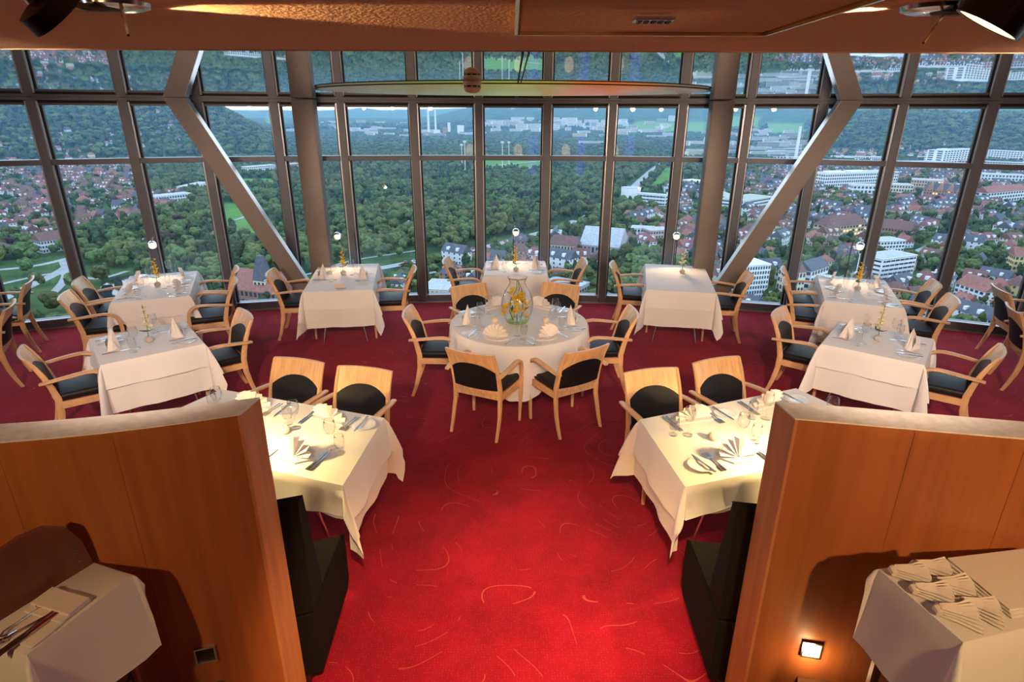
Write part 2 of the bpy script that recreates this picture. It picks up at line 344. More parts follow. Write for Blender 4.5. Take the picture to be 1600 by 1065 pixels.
for s, nm in ((-1, 'left'), (1, 'right')):
    x0 = EX[s]; T = .142
    rt = empty('partition_'+nm, (0, 0, 0), 0, 'curved maple booth partition on the %s of the aisle' % nm, kind='structure')
    mb = MB(); ribbon(mb, pcurve(s, x0+.012, 4.6, 24), [(.008, .0), (T-.008, .0), (T-.008, HP-.006), (.008, HP-.006)], s); mb.obj('core', M['veneer'], rt)
    a = x0+.012; k = 0; W = (.40, .36, .38, .42, .4)
    while a < 4.5:                           # veneer sheets on the gallery side, one board after another
        b = a+W[k % 5]; mb = MB(); ribbon(mb, pcurve(s, a, b-.0015, 5), [(0, .0), (.008, .0), (.008, HP-.006), (0, HP-.006)], s); mb.obj('veneer_sheet', M['veneer'], rt); a = b; k += 1
    mb = MB(); ribbon(mb, pcurve(s, x0+.012, 4.6, 12), [(T-.008, .0), (T, .0), (T, HP-.006), (T-.008, HP-.006)], s); mb.obj('rear_sheet', M['veneer'], rt)
    mb = MB(); ribbon(mb, pcurve(s, x0, 4.6, 24), [(-.001, HP-.006), (T+.001, HP-.006), (T+.001, HP), (-.001, HP)], s); c = mb.obj('top_lipping', M['daylit_veneer_edge'], rt); tag(c, 'maple top edge with daylight put into its pale colour')
    mb = MB(); ribbon(mb, pcurve(s, x0, x0+.012, 1), [(-.001, .0), (T+.001, .0), (T+.001, HP-.006), (-.001, HP-.006)], s); c = mb.obj('end_lipping', M['veneer_end'], rt)
    # square step light let into the gallery side
    lx = s*1.325; ly = face(s, 1.325); ang = atan2(face(s, 1.335)-face(s, 1.315), s*.02); lit = s > 0
    lt = empty('step_light', (lx, ly-.004, .50), ang if s > 0 else ang+pi,
               'glowing square step light low in the right partition' if lit else 'unlit square step light low in the left partition', 'light')
    fr = MB(); w = .039
    for q in ((-w, 0, .009, 2*w+.009), (w, 0, .009, 2*w+.009)): fr.box((q[0], 0, 0), (.008, .014, 2*w+.008))
    for z in (-w, w): fr.box((0, 0, z), (2*w-.008, .014, .008))
    fr.obj('frame', M['steel'], lt)
    g = MB(); g.box((0, .003, 0), (2*w-.008, .006, 2*w-.008)); g.obj('lens', M['bulb_soft'] if lit else M['lampmetal'], lt)
    if lit: lamp('POINT', 'step_light_beam', (lx-.01, ly-.07, .47), 1.3, WARM, .03)
    # upholstered bench along the table side
    be = empty('bench', (0, 0, 0), 0, 'dark velvet bench built against the %s partition facing the booth table' % nm, 'bench')
    T2 = T+.004; bx = x0-.075; C = pcurve(s, bx, 3.3, 16)
    mb = MB(); ribbon(mb, C, [(T2, .07), (T2+.56, .07), (T2+.60, .12), (T2+.61, .33), (T2+.60, .43), (T2+.55, .462), (T2+.1, .458), (T2, .44)], s); mb.obj('seat_cushion', M['velvet'], be, smooth='auto')
    mb = MB(); ribbon(mb, C, [(T2, .46), (T2+.19, .465), (T2+.185, .55), (T2+.13, .85), (T2+.09, 1.06), (T2+.05, 1.09), (T2, 1.08)], s); mb.obj('back_cushion', M['velvet'], be, smooth='auto')
    mb = MB(); ribbon(mb, pcurve(s, bx+.06, 3.3, 10), [(T2, .0), (T2+.5, .0), (T2+.5, .07), (T2, .07)], s); mb.obj('plinth', M['lampmetal'], be)

# ------------------------------------------------------------------ chairs
def yb(z):                                  # rear profile of the chair: y at height z
    P = [(0, -.262), (.15, -.205), (.32, -.172), (.45, -.168), (.62, -.205), (.74, -.252), (.84, -.305)]
    for (z0, a), (z1, b) in zip(P, P[1:]):
        if z <= z1: return a+(b-a)*(z-z0)/(z1-z0)
    return P[-1][1]
def bow(x): return -.034*(1-(x/.235)**2)
def make_chair():
    r = empty('dining_chair')
    mb = MB(); mb.box((0, .035, .452), (.455, .40, .062)); me = mb.mesh('seat', M['leather'], smooth=True, bevel=.024)
    for v in me.vertices:
        v.co.z += .012*(1-(v.co.x/.24)**2)*(1 if v.co.z > .45 else 0); v.co.x *= 1+.12*(v.co.y-.0)
    link('seat', me, r)
    mb = MB()
    mb.box((0, .218, .39), (.46, .024, .06)); mb.box((0, -.158, .39), (.42, .022, .06))
    for s in (-1, 1): mb.box((s*.232, .03, .39), (.022, .37, .06), s*-.03)
    mb.obj('seat_rail', M['maple'], r, bevel=.004)
    # wooden back: broad top with an arched lower edge, and a bottom rail
    N = 14; X = [-.232+.464*k/N for k in range(N+1)]
    arch = lambda x: .625+.098*max(0, 1-(abs(x)/.232)**2.4)
    def shell(mb, za, zb, rows, th, off=0, xs=X):
        n = len(xs)
        for t in (-th/2, th/2):
            mb.v += [(x, yb(za(x)+(zb(x)-za(x))*j/rows)+bow(x)+t+off, za(x)+(zb(x)-za(x))*j/rows) for j in range(rows+1) for x in xs]
        b0 = len(mb.v)-2*(rows+1)*n; b1 = b0+(rows+1)*n; f = []
        for j in range(rows):
            for i in range(n-1):
                q = (j*n+i, j*n+i+1, (j+1)*n+i+1, (j+1)*n+i); f.append(tuple(b0+k for k in q)); f.append(tuple(b1+k for k in q[::-1]))
        rim = [i for i in range(n)]+[j*n+n-1 for j in range(1, rows+1)]+[rows*n+i for i in range(n-2, -1, -1)]+[j*n for j in range(rows-1, 0, -1)]
        for k in range(len(rim)): a, b = rim[k], rim[(k+1) % len(rim)]; f.append((b0+a, b1+a, b1+b, b0+b))
        mb.f += f; mb.m += [mb.mi]*len(f)
    mb = MB(); shell(mb, arch, lambda x: .84, 3, .021); shell(mb, lambda x: .425, lambda x: .468, 1, .021)
    mb.obj('back_frame', M['maple'], r, smooth='auto')
    mb = MB(); XP = [-.208+.416*k/12 for k in range(13)]
    shell(mb, lambda x: .462, lambda x: arch(x)+.004, 5, .034, 0, XP); mb.obj('back_pad', M['leather'], r, smooth='auto')
    for s in (-1, 1):
        zz = (0, .1, .2, .32, .45, .56, .66, .75, .832)
        mb = MB(); mb.bar([(s*(.222+.006*(z < .3)), yb(z), z) for z in zz], [.024, .027, .03, .033, .034, .031, .028, .026, .024], [.03, .036, .043, .05, .052, .046, .040, .034, .028], (1, 0, 0))
        mb.obj('rear_leg', M['maple'], r, smooth='auto')
        mb = MB(); A = [(-.262, .618), (-.20, .626), (-.10, .637), (0, .646), (.07, .648), (.12, .640), (.163, .616), (.19, .578), (.203, .53), (.207, .47)]
        mb.bar([(s*(.252+.016*sin(pi*min(1, max(0, (y+.26)/.5)))), y, z) for y, z in A], [.04, .044, .046, .046, .045, .044, .042, .040, .038, .036], [.02, .024, .026, .027, .028, .030, .032, .034, .036, .037], (1, 0, 0))
        mb.obj('armrest', M['maple'], r, smooth='auto')
        mb = MB(); mb.bar([(s*.254, .207, .475), (s*.252, .206, .35), (s*.247, .203, .18), (s*.243, .198, 0)], [.036, .034, .029, .022], [.037, .036, .030, .022], (1, 0, 0))
        mb.obj('front_leg', M['maple'], r, smooth='auto')
    return r
CH = make_chair(); used = [0]
def chair(x, y, deg, label, group=None):
    o = CH if not used[0] else copy_tree(CH); used[0] = 1
    o.location = (x, y, 0); o.rotation_euler = (0, 0, radians(deg)); tag(o, label, 'chair', group or 'maple armchairs with black leather at the tables')
for a in (
 (-.23, 4.90, -25, 'maple armchair seen from behind, front left of the round table'),
 (.49, 4.97, 31, 'maple armchair seen from behind, front right of the round table'),
 (-.75, 5.71, -90, 'maple armchair on the left side of the round table'),
 (.92, 5.74, 90, 'maple armchair on the right side of the round table'),
 (-.36, 6.42, -150, 'maple armchair facing us, behind the round table on the left'),
 (.45, 6.47, 155, 'maple armchair facing us, behind the round table on the right'),
 (1.63, 7.69, -101, 'maple armchair on the left side of the bare table by the right pillar'),
 (2.66, 7.29, 79, 'maple armchair between the bare table and the right diagonal brace'),
 (-2.73, 7.32, -81, 'maple armchair between the left diagonal brace and the pillar table'),
 (-1.57, 7.42, 97, 'maple armchair on the right side of the table by the left pillar'),
 (-.60, 7.95, -91, 'maple armchair at the left of the middle window table'),
 (.67, 7.93, 91, 'maple armchair at the right of the middle window table'),
 (-4.86, 6.94, -67.5, 'maple armchair at outer side of far left window table, nearer the glass'),
 (-4.60, 6.35, -67.5, 'maple armchair at outer side of far left window table, nearer the aisle'),
 (-3.81, 7.29, 112, 'maple armchair at inner side of far left window table, nearer the glass'),
 (-3.58, 6.72, 112, 'maple armchair at inner side of far left window table, nearer the aisle'),
 (-3.81, 4.76, -51, 'maple armchair on the outer side of the small left table'),
 (-2.89, 5.43, 129, 'maple armchair on the inner side of the small left table'),
 (3.78, 7.38, -112, 'maple armchair at inner side of far right window table, nearer the glass'),
 (3.56, 6.82, -112, 'maple armchair at inner side of far right window table, nearer the aisle'),
 (4.76, 6.98, 68, 'maple armchair at outer side of far right window table, nearer the glass'),
 (4.54, 6.36, 68, 'maple armchair at outer side of far right window table, nearer the aisle'),
 (2.95, 5.58, -128, 'maple armchair on the inner side of the small right table'),
 (3.90, 4.88, 52, 'maple armchair on the outer side of the small right table'),
 (-1.80, 4.13, 164, 'left one of two maple armchairs behind the left booth table'),
 (-1.22, 3.96, 166, 'right one of two maple armchairs behind the left booth table'),
 (1.16, 3.95, -165, 'left one of two maple armchairs behind the right booth table'),
 (1.77, 4.18, -159, 'right one of two maple armchairs behind the right booth table'),
 (-6.00, 6.70, 118, 'maple armchair facing away at the left picture edge, nearer the glass'),
 (-5.47, 5.74, 118, 'maple armchair facing away, cut by the left picture edge, nearer us'),
 (5.93, 6.56, -107, 'maple armchair facing away at the right picture edge, nearer the glass'),
 (5.48, 5.78, -113, 'maple armchair facing away, cut by the right picture edge, nearer us')): chair(*a)

# ------------------------------------------------------------------ tables and cloths
TZ = .735
def cloth_mesh(poly, z, drops, name, wave=.008, seed=0, flare=.07, th=.0022):
    """linen laid over a convex polygon (counter-clockwise) with a hanging skirt per edge and folded corners"""
    rnd = random.Random(seed); n = len(poly); P = [Vector((*p, 0)) for p in poly]; mb = MB(); K = 7
    nrm = []
    for i in range(n):
        t = (P[(i+1) % n]-P[i]).normalized(); nrm.append(Vector((t.y, -t.x, 0)))
    cols = []
    rr = .010
    for i in range(n):
        d = drops[i]; A, B = P[i], P[(i+1) % n]; L = (B-A).length; m = max(6, int(L/.055)); ph = rnd.uniform(0, 6); fq = rnd.uniform(9, 13); na = nrm[i]
        for k in range(m+1):
            u = k/m; q = A.lerp(B, u); c = [(q, z)]
            for j in range(1, K+1):
                f = j/K; t = d*f; w = wave*f*(sin(fq*u*L+ph)+.6*sin(2.3*fq*u*L+1.7*ph))
                rz = min(t, rr)
                c.append((q+na*(rr*(1-(1-rz/rr)**2)*.9+flare*t*(.35+.65*f)+w), z-t))
            cols.append(c)
        nb = nrm[(i+1) % n]; d2 = drops[(i+1) % n]; tot = na.angle(nb); m = 12
        for k in range(1, m):
            th_ = k/m; v = na.lerp(nb, th_); v = Matrix.Rotation((1 if na.cross(nb).z > 0 else -1)*tot*th_, 3, 'Z') @ na
            a90 = th_*pi/2; r = min(d/max(1e-4, cos(a90)), d2/max(1e-4, sin(a90))); c = [(B, z)]
            for j in range(1, K+1):
                f = j/K; t = r*f; o = .40*sin(2*a90)**1.2*(1-.35*f)+.10*sin(2*a90)*cos(6*a90)*f
                c.append((B+v*(o*t+flare*t*.6+rr*min(1, t/rr)*.9), z-t*sqrt(max(.2, 1-o*o))))
            cols.append(c)
    N = len(cols)
    for c in cols: mb.v += [(p.x, p.y, zz) for p, zz in c]
    for i in range(N):
        j = (i+1) % N
        for k in range(K): mb.f.append((i*(K+1)+k, i*(K+1)+k+1, j*(K+1)+k+1, j*(K+1)+k))
    mb.f.append(tuple(i*(K+1) for i in range(N))); mb.m = [0]*len(mb.f)
    me = mb.mesh(name, M['cloth'], smooth=False, fix=False); bm = bmesh.new(); bm.from_mesh(me); bmesh.ops.remove_doubles(bm, verts=bm.verts, dist=1e-5)
    bmesh.ops.recalc_face_normals(bm, faces=bm.faces); bm.to_mesh(me); bm.free(); me.polygons.foreach_set('use_smooth', [True]*len(me.polygons)); me.set_sharp_from_angle(angle=radians(50)); return me
def rect(w, l): return [(-w/2, -l/2), (w/2, -l/2), (w/2, l/2), (-w/2, l/2)]
def quad_table(name, x, y, deg, poly, under, top, desc, legs=((-.26, -.42), (.26, -.42), (-.26, .42), (.26, .42)), seed=0):
    r = empty('dining_table', (x, y, 0), radians(deg), 'table with splayed steel legs under cloth, '+desc, 'table', 'cloth covered tables')
    cx = sum(p[0] for p in poly)/len(poly); cyy = sum(p[1] for p in poly)/len(poly)
    tp = [(cx+(p[0]-cx)*.985, cyy+(p[1]-cyy)*.985) for p in poly]
    mb = MB(); mb.prism(tp, TZ-.03, TZ-.001); mb.obj('tabletop', M['darkwood'], r)
    for lx, ly in legs:
        mb = MB(); mb.tube([(cx+lx*.35, cyy+ly*.6, TZ-.03), (cx+lx*.8, cyy+ly*.9, .3), (cx+lx, cyy+ly, 0)], [.016, .015, .013], 10); mb.obj('leg', M['steel'], r, smooth='auto')
    for nm, d, z, lab, f in (('tablecloth', under, TZ+.002, 'white linen tablecloth hanging low over '+desc, -.03), ('top_cloth', top, TZ+.0055, 'shorter white top cloth laid over '+desc, .085)):
        me = cloth_mesh(poly, z, d, nm, .010, seed+len(nm), f); o = link(nm, me); o.location = (x, y, 0); o.rotation_euler = (0, 0, radians(deg)); tag(o, lab, 'tablecloth', 'white table linen')
    return r
D1, D2 = .215, .45
quad_table('T1', -4.29, 6.97, 22.5, rect(.78, 1.25), (.50, .30, D2, .30), (D1, .25, D1, .25), 'far left window table', seed=1)
quad_table('T2', -3.35, 5.09, 39, rect(.80, .80), (D2, .34, D2, .34), (D1, .25, D1, .25), 'small left table', ((-.3, -.3), (.3, -.3), (-.3, .3), (.3, .3)), seed=2)
quad_table('T3', -2.16, 7.42, 9, rect(.80, 1.34), (D2, .36, D2, .36), (D1, .25, D1, .25), 'table by the left pillar', seed=3)
quad_table('T4', .045, 7.91, 0, rect(.83, .84), (D2, .34, D2, .34), (D1, .25, D1, .25), 'middle window table', ((-.3, -.3), (.3, -.3), (-.3, .3), (.3, .3)), seed=4)
quad_table('T6', 2.13, 7.46, -11, rect(.80, 1.34), (D2, .38, D2, .38), (D1, .25, D1, .25), 'bare table by the right pillar', seed=5)
quad_table('T7', 4.13, 6.89, -22, rect(.78, 1.25), (.50, .30, D2, .30), (D1, .25, D1, .25), 'far right window table', seed=6)
quad_table('T8', 3.395, 5.16, -38, rect(.80, .80), (D2, .34, D2, .34), (D1, .25, D1, .25), 'small right table', ((-.3, -.3), (.3, -.3), (-.3, .3), (.3, .3)), seed=7)
quad_table('T9', 0, 0, 0, [(-2.56, 3.37), (-.95, 2.84), (-.88, 3.64), (-2.2, 4.08)], (.22, .44, .34, .3), (.20, .26, .25, .25), 'left booth table', ((-.42, -.2), (.42, -.2), (-.42, .2), (.42, .2)), seed=8)
quad_table('T10', 0, 0, 0, [(.98, 2.84), (2.58, 3.36), (2.18, 4.14), (.88, 3.63)], (.22, .3, .34, .44), (.20, .25, .25, .26), 'right booth table', ((-.42, -.2), (.42, -.2), (-.42, .2), (.42, .2)), seed=9)
# round table
RX, RY, RR = .07, 5.67, .685
r5 = empty('round_table', (RX, RY, 0), 0, 'large round table with steel legs under white cloth in the centre', 'table', 'cloth covered tables')
mb = MB(); mb.lathe([(.001, TZ-.03), (RR-.02, TZ-.03), (RR-.01, TZ-.02), (RR-.01, TZ-.001), (.001, TZ-.001)], 48); mb.obj('tabletop', M['darkwood'], r5)
for k in range(4):
    a = pi/4+k*pi/2+.35; mb = MB(); mb.tube([(.12*cos(a), .12*sin(a), TZ-.03), (.3*cos(a), .3*sin(a), .3), (.42*cos(a), .42*sin(a), 0)], [.016, .015, .013], 10); mb.obj('leg', M['steel'], r5, smooth='auto')
for nm, z, lab, amp, dr in (('tablecloth', TZ+.002, 'white linen tablecloth with hanging corners under the round table top cloth', .014, 0), ('top_cloth', TZ+.0055, 'round white top cloth gathered in soft folds over the round table', .017, .28)):
    mb = MB(); n = 144; K = 8
    mb.v = [(RR*cos(2*pi*k/n), RR*sin(2*pi*k/n), z) for k in range(n)]
    for j in range(1, K+1):
        for k in range(n):
            a = 2*pi*k/n; d = dr if dr else .26+.30*max(0, cos(2*(a+pi/2)))**2*(1 if True else 0)
            f = j/K; t = d*f; rad = RR+.012*min(1, t/.012)+(.06 if dr else -.04)*t+amp*f*(sin(17*a)+.7*sin(29*a+1)+.4*sin(11*a+2))
            mb.v.append((rad*cos(a), rad*sin(a), z-t))
    mb.f = [tuple(range(n))]+[(j*n+k, (j+1)*n+k, (j+1)*n+(k+1) % n, j*n+(k+1) % n) for j in range(K) for k in range(n)]; mb.m = [0]*len(mb.f)
    o = mb.obj(nm, M['cloth'], smooth='auto'); o.location = (RX, RY, 0); tag(o, lab, 'tablecloth', 'white table linen')

# ------------------------------------------------------------------ tableware (one of each kind, then copies)
TT = TZ+.0062
def me_lathe(name, prof, m, n=20): return MB().lathe(prof, n).mesh(name, m, smooth=True, fix=False)
ME_PLATE = me_lathe('bread_plate', [(.001, .004), (.045, .004), (.05, .006), (.078, .013), (.080, .012), (.05, .001), (.045, 0), (.001, 0)], M['china'], 28)
ME_WINE = me_lathe('wine_glass', [(.001, .002), (.034, .001), (.034, .003), (.006, .008), (.0045, .02), (.0045, .085), (.008, .095), (.026, .112), (.037, .14), (.038, .16), (.031, .20), (.0295, .20), (.036, .16), (.035, .142), (.024, .115), (.001, .10)], M['crystal'])
ME_WATER = me_lathe('water_glass', [(.001, .001), (.03, .001), (.031, .003), (.005, .008), (.005, .03), (.026, .045), (.033, .07), (.032, .10), (.028, .128), (.0265, .128), (.0305, .10), (.031, .07), (.024, .048), (.001, .036)], M['crystal'])
def knife_mesh():
    mb = MB(); n = 8
    mb.bar([(0, -.10, .006), (0, -.06, .006), (0, 0, .005)], [.016, .014, .011], [.008, .008, .006], (1, 0, 0))
    mb.prism([(-.0055, 0), (.0055, 0), (.009, .03), (.010, .08), (.006, .105), (.001, .115), (-.0055, .09)], .0035, .0055); return mb.mesh('knife', M['steel'])
def fork_mesh():
    mb = MB(); mb.bar([(0, -.10, .004), (0, -.05, .005), (0, .01, .007), (0, .035, .006)], [.013, .010, .006, .007], [.004, .004, .004, .003], (1, 0, 0))
    mb.prism([(-.004, .034), (.004, .034), (.012, .05), (.012, .062), (-.012, .062), (-.012, .05)], .003, .006)
    for k in range(4): x = -.0105+.007*k; mb.box((x, .081, .007), (.0035, .04, .0022))
    return mb.mesh('fork', M['steel'])
ME_KNIFE, ME_FORK = knife_mesh(), fork_mesh()
def fan_mesh():
    """napkin pleated into an upright fan on a folded foot"""
    mb = MB(); n = 18; vs = []
    for k in range(n+1):
        a = radians(4+172*k/n); p = (.014 if k % 2 else -.014)
        for rad in (.012, .062, .118-(.006 if k % 2 else 0)):
            f = rad/.118; vs.append((rad*cos(a)*1.0, p*f+.018*(1-sin(a))*0-.030*f*sin(a), .010+rad*sin(a)*.98))
    m = len(vs); vs += [(x, y+.003, z) for x, y, z in vs]
    fs = []
    for k in range(n):
        for j in range(2):
            q = (k*3+j, k*3+j+1, (k+1)*3+j+1, (k+1)*3+j); fs.append(q); fs.append(tuple(i+m for i in q[::-1]))
    fs += [(k*3+2, m+k*3+2, m+(k+1)*3+2, (k+1)*3+2) for k in range(n)]
    mb.add(vs, fs); mb.prism([(-.115, -.035), (.115, -.035), (.05, .045), (-.05, .045)], 0, .010); mb.v = [(x*1.15, y*1.15, z*1.1) for x, y, z in mb.v]; return mb.mesh('napkin', M['napkin'])
def cone_mesh():
    """napkin folded into a pointed, half-open cone with wrapped flaps"""
    mb = MB(); n = 14; apex = (0, .012, .165); ring = []
    for k in range(n+1):
        a = radians(-20+220*k/n); ring.append((.072*cos(a), .05*sin(a)-.01, 0))
    mid = [((r[0]*.62), r[1]*.62+.006, .075+.010*sin(3*k)) for k, r in enumerate(ring)]
    vs = ring+mid+[apex]; N = n+1
    mb.add(vs, [(k, k+1, N+k+1, N+k) for k in range(n)]+[(N+k, N+k+1, 2*N) for k in range(n)])
    mb.add([(-.075, -.022, 0), (.075, -.022, 0), (.045, -.03, .07), (0, -.012, .11), (-.045, -.03, .07), (0, -.05, .012)], [(0, 5, 4), (5, 1, 2), (5, 2, 3, 4)])
    mb.add([(.02, .045, 0), (.095, .05, .004), (.05, .01, .09), (.01, .03, .10)], [(0, 1, 2, 3)]); mb.v = [(x*1.35, y*1.35, z*1.12) for x, y, z in mb.v]; return mb.mesh('napkin', M['napkin'])
ME_FAN, ME_CONE = fan_mesh(), cone_mesh()
GRP = {'bread_plate': 'bread plates', 'wine_glass': 'wine glasses', 'water_glass': 'water glasses', 'knife': 'table knives', 'fork': 'table forks', 'napkin': 'folded napkins', 'candle_ball': 'round white candles'}
CAT = {'bread_plate': 'plate', 'wine_glass': 'wine glass', 'water_glass': 'glass', 'knife': 'knife', 'fork': 'fork', 'napkin': 'napkin', 'candle_ball': 'candle'}
def put(nm, me, x, y, rz, label, z=TT):
    o = link(nm, me); o.location = (x, y, z); o.rotation_euler = (0, 0, rz); return tag(o, label, CAT[nm], GRP[nm])
def setting(px, py, ang, seat, nap='fan', knives=1, forks=1, glasses=2, plate=True):
    """place laid for a sitter at edge point (px,py) who faces direction ang (radians, 0 = +y)"""
    c, s = cos(ang), sin(ang)
    def W(u, v): return px+u*c-v*s, py+u*s+v*c
    if nap == 'fan': x, y = W(0, .13); put('napkin', ME_FAN, x, y, ang+pi+random.uniform(-.2, .2), 'white fan folded napkin at the '+seat)
    elif nap == 'cone': x, y = W(0, .14); put('napkin', ME_CONE, x, y, ang+random.uniform(-.25, .25), 'white cone folded napkin at the '+seat)
    for k in range(knives): x, y = W(.15+.022*k, .14); put('knife', ME_KNIFE, x, y, ang+.04*k, ('outer ' if k else '')+'steel knife at the '+seat)
    for k in range(forks): x, y = W(-.15-.024*k, .14); put('fork', ME_FORK, x, y, ang, ('outer ' if k else '')+'steel fork at the '+seat)
    if plate:
        x, y = W(-.265, .13); put('bread_plate', ME_PLATE, x, y, 0, 'white bread plate at the '+seat)
        x, y = W(-.245, .13); put('knife', ME_KNIFE, x, y, ang+.12, 'butter knife on the bread plate at the '+seat, TT+.010)
    if glasses > 0: x, y = W(.15, .30); put('wine_glass', ME_WINE, x, y, 0, 'stemmed wine glass at the '+seat)
    if glasses > 1: x, y = W(.235, .265); put('water_glass', ME_WATER, x, y, 0, 'small water glass at the '+seat)
def loc(x, y, deg, u, v): a = radians(deg); return x+u*cos(a)-v*sin(a), y+u*sin(a)+v*cos(a)
def sides(x, y, deg, hw, spots, desc, nap):
    for u, v, nm in spots:
        px, py = loc(x, y, deg, u*hw, v); setting(px, py, radians(deg)+(-pi/2 if u < 0 else pi/2), nm+', '+desc, nap)
sides(-4.29, 6.97, 22.5, .39, [(-1, .28, 'outer glass side seat'), (-1, -.33, 'outer aisle side seat'), (1, .28, 'inner glass side seat'), (1, -.33, 'inner aisle side seat')], 'far left window table', 'fan')
sides(4.13, 6.89, -22, .39, [(1, .28, 'outer glass side seat'), (1, -.33, 'outer aisle side seat'), (-1, .28, 'inner glass side seat'), (-1, -.33, 'inner aisle side seat')], 'far right window table', 'fan')
sides(-3.35, 5.09, 39, .40, [(-1, 0, 'outer seat'), (1, 0, 'inner seat')], 'small left table', 'cone')
sides(3.395, 5.16, -38, .40, [(1, 0, 'outer seat'), (-1, 0, 'inner seat')], 'small right table', 'cone')
sides(-2.16, 7.42, 9, .40, [(-1, .0, 'left seat'), (1, -.08, 'right seat')], 'table by the left pillar', 'cone')
sides(.045, 7.91, 0, .415, [(-1, .02, 'left seat'), (1, .02, 'right seat')], 'middle window table', 'cone')
for deg, nm, nap in ((-25, 'front left', 'fan'), (31, 'front right', 'fan'), (-90, 'left', 'cone'), (90, 'right', 'cone'), (-150, 'back left', 'fan'), (153, 'back right', 'fan')):
    a = radians(deg); setting(RX+sin(a)*RR*.98, RY-cos(a)*RR*.98, a, nm+' seat of the round table', nap)
setting(-1.80, 3.93, radians(162), 'rear left seat of left booth table', 'fan', 2, 2)
setting(-1.20, 3.73, radians(162), 'rear right seat of left booth table', 'fan', 2, 2)
setting(-1.36, 3.00, radians(-18), 'bench seat of left booth table', 'fan', 2, 1, 2, False)
setting(-2.05, 3.24, radians(-18), 'far bench seat of left booth table', 'fan', 2, 2)
setting(1.20, 3.75, radians(-162), 'rear left seat of right booth table', 'fan', 2, 2)
setting(1.80, 3.98, radians(-162), 'rear right seat of right booth table', 'fan', 2, 2)
setting(1.42, 3.01, radians(18), 'bench seat of right booth table', 'fan', 2, 2)
setting(2.10, 3.24, radians(18), 'far bench seat of right booth table', 'fan', 2, 2)
ME_BALL = MB().lathe([(.001, 0), (.018, 0), (.03, .010), (.034, .026), (.030, .044), (.018, .054), (.008, .055), (.006, .050), (.001, .050)], 16).mesh('candle_ball', M['wax'], smooth=True)
for x, y, t in ((RX-.245, RY-.02, 'left of the glass vase on the round table'), (RX+.265, RY-.02, 'right of the glass vase on the round table'), (-1.48, 3.42, 'on the left booth table'), (1.30, 3.36, 'on the right booth table')):
    put('candle_ball', ME_BALL, x, y, 0, 'round cream candle '+t)

# orchid vases
def petals(mb, c, size, k, up=.3):
    for i in range(5):
        a = 2*pi*i/5+k; d = Vector((cos(a), sin(a), up)).normalized(); n = Vector((-sin(a), cos(a), 0)); c = Vector(c); u = d.cross(n)
        mb.add([c, c+d*size*.5+n*size*.36+u*size*.08, c+d*size, c+d*size*.5-n*size*.36+u*size*.08], [(0, 1, 2, 3)])
    mb.ball(c, size*.2, 6, 4)
def make_orchid(pet, leaf, tall=.27):
    r = empty('orchid_vase')
    MB().lathe([(.001, 0), (.022, 0), (.034, .012), (.037, .028), (.030, .046), (.014, .056), (.010, .056), (.010, .045), (.001, .045)], 16).obj('pot', M['brick_stone'], r, smooth=True)
    P = [(0, 0, .045), (.004, .003, .11), (.010, .004, .18), (.006, 0, .05+tall)]
    MB().tube(P, [.0035, .003, .003, .002], 6).obj('stem', M['stem'], r)
    for i in range(9):
        z = .12+(tall-.07)*i/8; a = i*2.4; mb = MB(); q = .056-.0038*i
        petals(mb, (.008+.016*cos(a), .004+.016*sin(a), z), q, a, .9); mb.obj('blossom', pet, r)
    mb = MB(); mb.lathe_at([(.0005, -.006), (.006, 0), (.0005, .03)], 6, (.006, 0, .055+tall), (1, 1, 1)); mb.obj('bud', M['stem'], r)
    if leaf:
        mb = MB(); pts = [(-.06, -.012, .115), (-.03, .010, .098), (0, .014, .095), (.03, .010, .102), (.055, -.006, .122)]
        L = [Vector(p) for p in pts]; w = [.004, .022, .026, .022, .004]
        mb.v = [tuple(p+Vector((0, s*wd, .006*abs(s)))) for p, wd in zip(L, w) for s in (-1, 0, 1)]
        mb.f = [(i*3+j, i*3+j+1, (i+1)*3+j+1, (i+1)*3+j) for i in range(4) for j in range(2)]; mb.m = [0]*8; mb.obj('leaf', M['leafg'], r)
    return r
OV = [make_orchid(M['petal_w'], True), make_orchid(M['petal_y'], True)]
ovu = [0, 0]
for k, x, y, rz, lab in ((0, -3.31, 5.07, .3, 'small stone pot with cream orchid spike on the small left table'),
    (0, 3.40, 5.18, 2.0, 'small stone pot with cream orchid spike on the small right table'),
    (1, -4.27, 6.93, .2, 'small stone pot with yellow orchid spike on the far left window table'),
    (1, 4.13, 6.88, 1.2, 'small stone pot with yellow orchid spike on the far right window table'),
    (1, -2.19, 7.52, .8, 'small stone pot with yellow orchid spike on the table by the left pillar'),
    (1, .05, 7.74, 2.5, 'small stone pot with yellow orchid spike on the middle window table'),
    (0, 2.24, 7.66, 3.4, 'slim pot with pale orchid spike on the bare table by the right pillar')):
    o = OV[k] if not ovu[k] else copy_tree(OV[k]); ovu[k] = 1
    o.location = (x, y, TT); o.rotation_euler = (0, 0, rz); tag(o, lab, 'flower vase', 'orchid pots on the tables')
